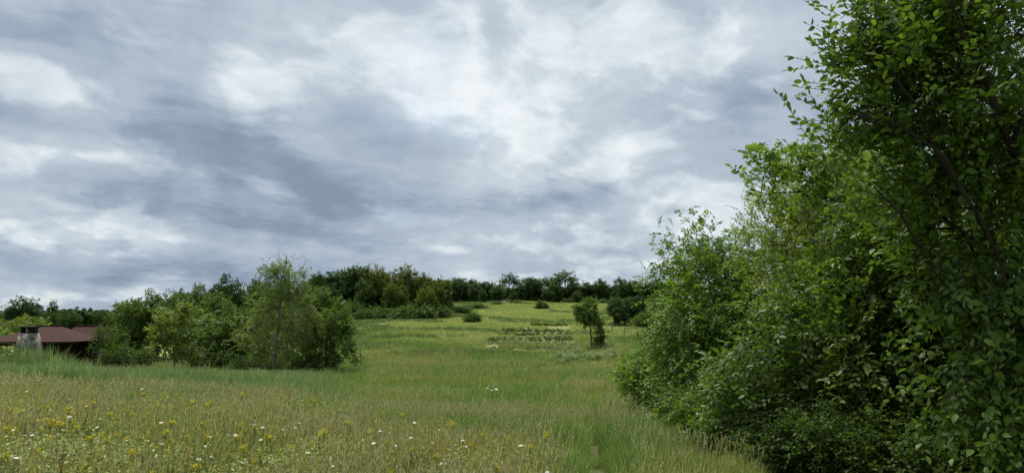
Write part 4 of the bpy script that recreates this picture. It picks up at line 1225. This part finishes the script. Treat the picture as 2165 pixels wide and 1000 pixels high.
T_REED = [tpl_obj('reed', [blades(rt, 10, 1.35, .022, .35, .2, 4, .12)], [G_REED]) for _ in range(3)]

r = np.random.default_rng(12)
# near field
x, y = dist_pts(r, 42000, 2.2, 16, 1.5)
k = knoll(x, y); ok = not_built(x, y); z = ground(x, y)
shade = x > np.interp(y, [2, 6, 9, 12, 20], [.40, .34, .295, .26, .20]) * y + (vnoise(x, y, 1.2, 19) - .5) * .8     # under the hedge the grass is thin
pick = r.random(len(x))
patch = vnoise(x, y, 1.3, 3); patch2 = vnoise(x, y, .7, 4)
thin = ok & (~shade | (pick < .10))
p3 = np.stack([x, y, z], 1)
kn = vnoise(x, y, .42, 21) * .6 + vnoise(x, y, 1.1, 22) * .4
kn = np.argsort(np.argsort(kn)) / len(kn)
kind = np.clip(kn + (r.random(len(x)) - .5) * .35, 0, 1)
isT = thin & (k > .3) & (kind < .16 * k + .45 * (patch - .45) * k)
isW = thin & ~isT & (k > .3) & (kind > .72)
isR = thin & ~isT & ~isW & (k > .4) & (kind > .71)
isG = thin & ~isT & ~isW & ~isR & ((k > .5) | (patch2 > .45))
isL = thin & ~isT & ~isW & ~isG & ~isR
h = .72 + .5 * vnoise(x, y, 2.0, 6) + .3 * vnoise(x, y, .5, 16) + .3 * (r.random(len(x)) - .5)
h = h * (1 - .45 * np.exp(-((x - path_x(y)) / .3) ** 2)) * np.where(shade, .6, 1) * (1 - .35 * np.clip((x / np.maximum(y, 2) - .15) / .12, 0, 1))
scatter('meadow_grass', p3[isG], h[isG] * .85, T_GREEN, 'green meadow grass in the foreground', 'grass', seed=1)
scatter('lush_grass', p3[isL], h[isL], T_LUSH, 'lush green grass in the near hollow', 'grass', seed=2)
scatter('dry_grass', p3[isT], h[isT] * .95, T_TAN, 'dry straw-coloured seed grass on the knoll', 'grass', .14, seed=3)
scatter('meadow_weeds', p3[isW], h[isW] * .95, T_WEED, 'leafy weeds among the foreground grass', 'weeds', .15, seed=4)
scatter('sorrel', p3[isR], h[isR] * .95, T_RUST, 'rust brown sorrel stalks among the foreground grass', 'weeds', .12, seed=14)
isY = thin & (k > .35) & (r.random(len(x)) < .045 * (.3 + 1.4 * (vnoise(x, y, 1.6, 31) > .5)))
Y_SP = grass_mat('speck_yellow', (.12, .15, .04), (.42, .37, .045), (.34, .32, .055))
T_SPECK = [tpl_obj('yellow_specks', [seed_stalks(rt, 4, .66, .08, .1, .013, .004)], [Y_SP]) for _ in range(3)]
scatter('yellow_specks', p3[isY], h[isY] * .95, T_SPECK, 'tiny yellow blossoms sprinkled through the foreground grass', 'flowers', .12, seed=15)
# middle distance
x, y = dist_pts(r, 82000, 14, 95, 1.0)
ok = not_built(x, y) & (r.random(len(x)) < np.clip((95 - y) / 40, 0, 1)); z = ground(x, y); k = knoll(x, y)
px = CX + F * x / y
ok &= (px > 640) | (y < 60)
strip_t = np.exp(-((y - 47 - (vnoise(x, y, 6, 2) - .5) * 9) / 4.0) ** 2) * (px > 780) * (px < 1330)
dry = np.clip(.7 * k + strip_t * .9 + .55 * (vnoise(x, y, 7, 8) > .72) + .5 * ((px > 1270) & (px < 1330)), 0, 1)
kind = r.random(len(x))
isT = ok & (kind < dry * .6)
lush = vnoise(x, y, 6, 7)
isL = ok & ~isT & ((lush > .45) | (px < 760)) & (kind > .25)
isG = ok & ~isT & ~isL
h = (.7 + .45 * vnoise(x, y, 4, 6)) * (1 + .35 * np.clip((700 - px) / 300, 0, 1) * np.clip((y - 18) / 10, 0, 1))
p3 = np.stack([x, y, z], 1)
scatter('middle_grass', p3[isG], h[isG], T_MID, 'green grass in the middle of the meadow', 'grass', seed=5)
scatter('hollow_grass', p3[isL], h[isL], T_MIDL, 'deep green grass filling the hollow', 'grass', seed=6)
scatter('straw_strip', p3[isT], h[isT], T_MIDT, 'strip of dry grass across the hollow and beside the path', 'grass', .12, seed=7)
# far slope
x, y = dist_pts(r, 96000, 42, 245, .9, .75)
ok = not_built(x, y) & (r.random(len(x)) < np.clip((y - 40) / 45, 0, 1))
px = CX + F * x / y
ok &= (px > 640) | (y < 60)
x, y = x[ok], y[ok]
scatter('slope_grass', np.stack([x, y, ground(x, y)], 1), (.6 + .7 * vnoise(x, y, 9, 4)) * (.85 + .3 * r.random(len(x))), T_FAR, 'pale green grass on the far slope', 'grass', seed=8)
# darker tussocks and weeds that mottle the slope
x, y = dist_pts(r, 16000, 58, 215, .9, .3)
px = CX + F * x / y
ok = not_built(x, y) & (px > 690) & (px < 1420) & (vnoise(x, y, 5, 41) * .5 + vnoise(x, y, 14, 42) * .5 > .60)
x, y = x[ok], y[ok]
scatter('slope_tussocks', np.stack([x, y, ground(x, y)], 1), .7 + .8 * r.random(len(x)), T_TUSS, 'darker weed tussocks scattered over the far slope', 'weeds', seed=18)
# reeds behind the knoll at the left
x, y = dist_pts(r, 22000, 17, 44, 1.1, .86)
px = CX + F * x / y
ok = (px < 740) & (r.random(len(x)) < np.clip((760 - px) / 250, 0, 1)) & (y < 42) & (vnoise(x, y, 3, 3) > .3) & (knoll(x, y) < .3)
x, y = x[ok], y[ok]
scatter('reeds', np.stack([x, y, ground(x, y)], 1), .55 + .55 * vnoise(x, y, 3.5, 11), T_REED, 'band of tall green reeds in front of the left trees', 'reeds', .06, seed=9)


def reed_clump(px, Y, n, h, rad, label):
    r = np.random.default_rng(int(px))
    V, Fc, T, U = blades(r, n, h, .045, .35, rad, 4, .1, .4)
    x, y, z = at(px, Y)
    o = obj('tall_weed_clump', mesh_from('tall_weed_clump', np.array(V), Fc, T, G_REED, np.array(U)), loc=(x, y, z))
    tag(o, label, 'weeds', 'tall weeds in front of the pavilion')


reed_clump(88, 42, 320, 2.7, 1.1, 'tall bluish green weeds hiding the foot of the stone chimney')
reed_clump(125, 36, 220, 1.9, .9, 'tall pale green weeds just right of the stone chimney')
reed_clump(20, 41, 300, 2.2, 1.3, 'tall weeds under the left end of the pavilion eave')
reed_clump(118, 42, 240, 2.3, 1.0, 'tall weeds below the right part of the pavilion roof')
reed_clump(60, 33, 160, 1.3, .9, 'lower weed tuft in front of the dark bush at left')
reed_clump(165, 38, 220, 1.9, 1.1, 'weed tuft below the second red roof')

# grey-green weeds at the garden corner
x, y = dist_pts(r, 2600, 50, 66, 1.0, .2)
px = CX + F * x / y
ok = (px > 1130) & (px < 1292) & (r.random(len(x)) < .75 * np.clip((px - 1130) / 100, 0, 1) * (vnoise(x, y, 2, 6) > .3))
x, y = x[ok], y[ok]
T_GREY = [tpl_obj('grey_weed', [leafy(rt, 8, .9, .22, .04)], [grass_mat('grey_weed_leaf', (.10, .15, .05), (.165, .25, .085), (.15, .22, .07))]) for _ in range(3)]
scatter('grey_weeds', np.stack([x, y, ground(x, y)], 1), .35 + .5 * r.random(len(x)), T_GREY, 'greyish green weeds at the near corner of the garden', 'weeds', .1, seed=10)

# ------------------------------------------------------------------ flowers, each its own plant
def flat_mat(name, c1, c2): return rough_mat(name, c1, c2, 30, .8)


M_WHITE = flat_mat('petal_white', (.50, .50, .44), (.70, .70, .63))
M_YEL = flat_mat('petal_yellow', (.46, .40, .03), (.62, .55, .05))
M_STEM = flat_mat('flower_stem', (.09, .13, .03), (.14, .18, .05))


def flower_mesh(seed, kind, h):
    r = np.random.default_rng(seed); mb = MB()
    lx, ly = r.normal() * .06, r.normal() * .06
    def stalk(p, q, w):
        p, q = np.array(p), np.array(q); s = np.array([w, 0, 0]); s2 = np.array([0, w, 0])
        mb.poly([p - s, p + s, q + s * .7, q - s * .7], [(0, 1, 2, 3)], 0); mb.poly([p - s2, p + s2, q + s2 * .7, q - s2 * .7], [(0, 1, 2, 3)], 0)
    top = np.array([lx, ly, h])
    stalk((0, 0, -.02), top - (0, 0, .06), .003)
    if kind == 'umbel':
        n = 22; R = .042
        for i in range(n):
            a = i * 2.4; rr = R * math.sqrt((i + .5) / n)
            c = top + np.array([rr * math.cos(a), rr * math.sin(a), .004 * r.normal() - rr * rr * 3])
            if i % 4 == 0: stalk(top - (0, 0, .06), c, .0012)
            s = .0085
            mb.poly([c + (s * math.cos(t), s * math.sin(t), 0) for t in np.arange(5) * 1.2566 + a] + [c + np.array((0, 0, .005))], [(j, (j + 1) % 5, 5) for j in range(5)], 1)
    elif kind == 'plume':
        for b in range(12):
            a = b * 2.4; rr = .055 * math.sqrt((b + .5) / 12)
            e = top + np.array([rr * math.cos(a), rr * math.sin(a), r.normal() * .012])
            stalk(top - np.array([0, 0, .07]), e, .0015)
            for j in range(4):
                c = e + r.normal(size=3) * np.array([.01, .01, .005]); s = .0085
                mb.poly([c + (s, 0, 0), c + (0, s, 0), c + (-s, 0, 0), c + (0, -s, 0), c + (0, 0, s), c - (0, 0, s)],
                        [(0, 1, 4), (1, 2, 4), (2, 3, 4), (3, 0, 4), (1, 0, 5), (2, 1, 5), (3, 2, 5), (0, 3, 5)], 1)
    for k in range(6):
        t = .15 + .1 * k; c = np.array([lx * t, ly * t, h * t]); a = k * 2.1
        d = np.array([math.cos(a), math.sin(a), .5]); s = np.array([-math.sin(a), math.cos(a), 0]) * .008
        mb.poly([c, c + d * .035 + s, c + d * .08, c + d * .035 - s], [(0, 1, 2, 3)], 0)
    return mb


WH = [flower_mesh(i, 'umbel', .6 + .04 * i).mesh('white_flower', M_STEM, M_WHITE) for i in range(4)]
YE = [flower_mesh(20 + i, 'plume', .58 + .04 * i).mesh('yellow_flower', M_STEM, M_YEL) for i in range(4)]


def put_flowers(name, ms, pts, label, cat_, group, wk=1.0):
    r = random.Random(4)
    for i, (px, py) in enumerate(pts):
        # walk along the ray until it meets the top of the grass
        Y = 3.5
        while Y < 40:
            p = ray(px, py, Y)
            if p[2] < gz(p[0], p[1]) + .64: break
            Y += .06
        o = obj(name, ms[i % len(ms)], loc=(p[0], p[1], gz(p[0], p[1]) + .02))
        s = .92 + .2 * r.random()
        w = (.2 + .28 * r.random()) * wk
        o.scale = (w, w, s); o.rotation_euler = (r.gauss(0, .06), r.gauss(0, .06), r.random() * 6.28)
        tag(o, label, cat_, group)


wp = [(77, 915), (79, 923), (18, 930), (133, 923), (210, 897), (115, 945), (127, 987), (30, 998), (443, 942), (445, 926), (595, 920), (607, 923), (606, 944), (529, 970), (690, 994), (880, 916), (905, 922), (872, 945), (1010, 962), (165, 955),
      (246, 830), (263, 825), (218, 810), (320, 838), (58, 872), (60, 840), (300, 965), (350, 905), (400, 985), (285, 925), (545, 910), (560, 930), (645, 905), (720, 960), (760, 935), (830, 980), (950, 990), (1110, 955), (785, 972), (985, 940),
      (490, 890), (180, 875), (98, 890), (440, 980), (335, 958), (220, 965), (655, 965), (805, 925), (1160, 985), (930, 905), (500, 955), (570, 975)]
put_flowers('white_flower', WH, wp, 'flat white flower head on a thin stem in the foreground meadow', 'flower', 'white flowers in the foreground meadow')
ra = random.Random(9)
yp = [(90, 871), (75, 880), (150, 905), (152, 896), (265, 920), (262, 908), (335, 910), (345, 908), (328, 912), (318, 997), (350, 835), (370, 842), (380, 845), (215, 865), (258, 872), (310, 850), (460, 905), (405, 943), (380, 945), (200, 833), (210, 840), (420, 892),
      (590, 945), (600, 940), (650, 945), (520, 842), (665, 838), (40, 905), (60, 960), (130, 940), (238, 940), (275, 985), (355, 872), (300, 880), (255, 852), (190, 890), (230, 880), (345, 862), (410, 870), (500, 925), (550, 960), (690, 925), (740, 915), (860, 955), (920, 960), (1020, 915), (1040, 990)]
for _ in range(90): yp.append((ra.uniform(0, 560) if ra.random() < .7 else ra.uniform(400, 1150), ra.triangular(830, 1000, 880)))
put_flowers('yellow_flower', YE, yp, 'loose yellow flower head rising from the foreground meadow', 'flower', 'yellow flowers in the foreground meadow', 1.15)
# one pale flowering clump alone in the hollow
mb = MB(); rr = np.random.default_rng(8)
for i in range(6):
    f = flower_mesh(50 + i, 'umbel', .75 + .12 * rr.random())
    off = np.array([rr.normal() * .09, rr.normal() * .09, 0])
    mb.v += [tuple(np.array(p) * np.array([1.0, 1.0, 1]) + off) for p in f.v]; mb.f += [i_ + mb.n for i_ in f.f]; mb.t += f.t; mb.m += f.m; mb.n += f.n
x, y, z = at(1046, 25.5)
tag(obj('flower_clump', mb.mesh('flower_clump', M_STEM, M_WHITE), loc=(x, y, z)), 'single whitish flower clump alone in the green hollow', 'flower clump')
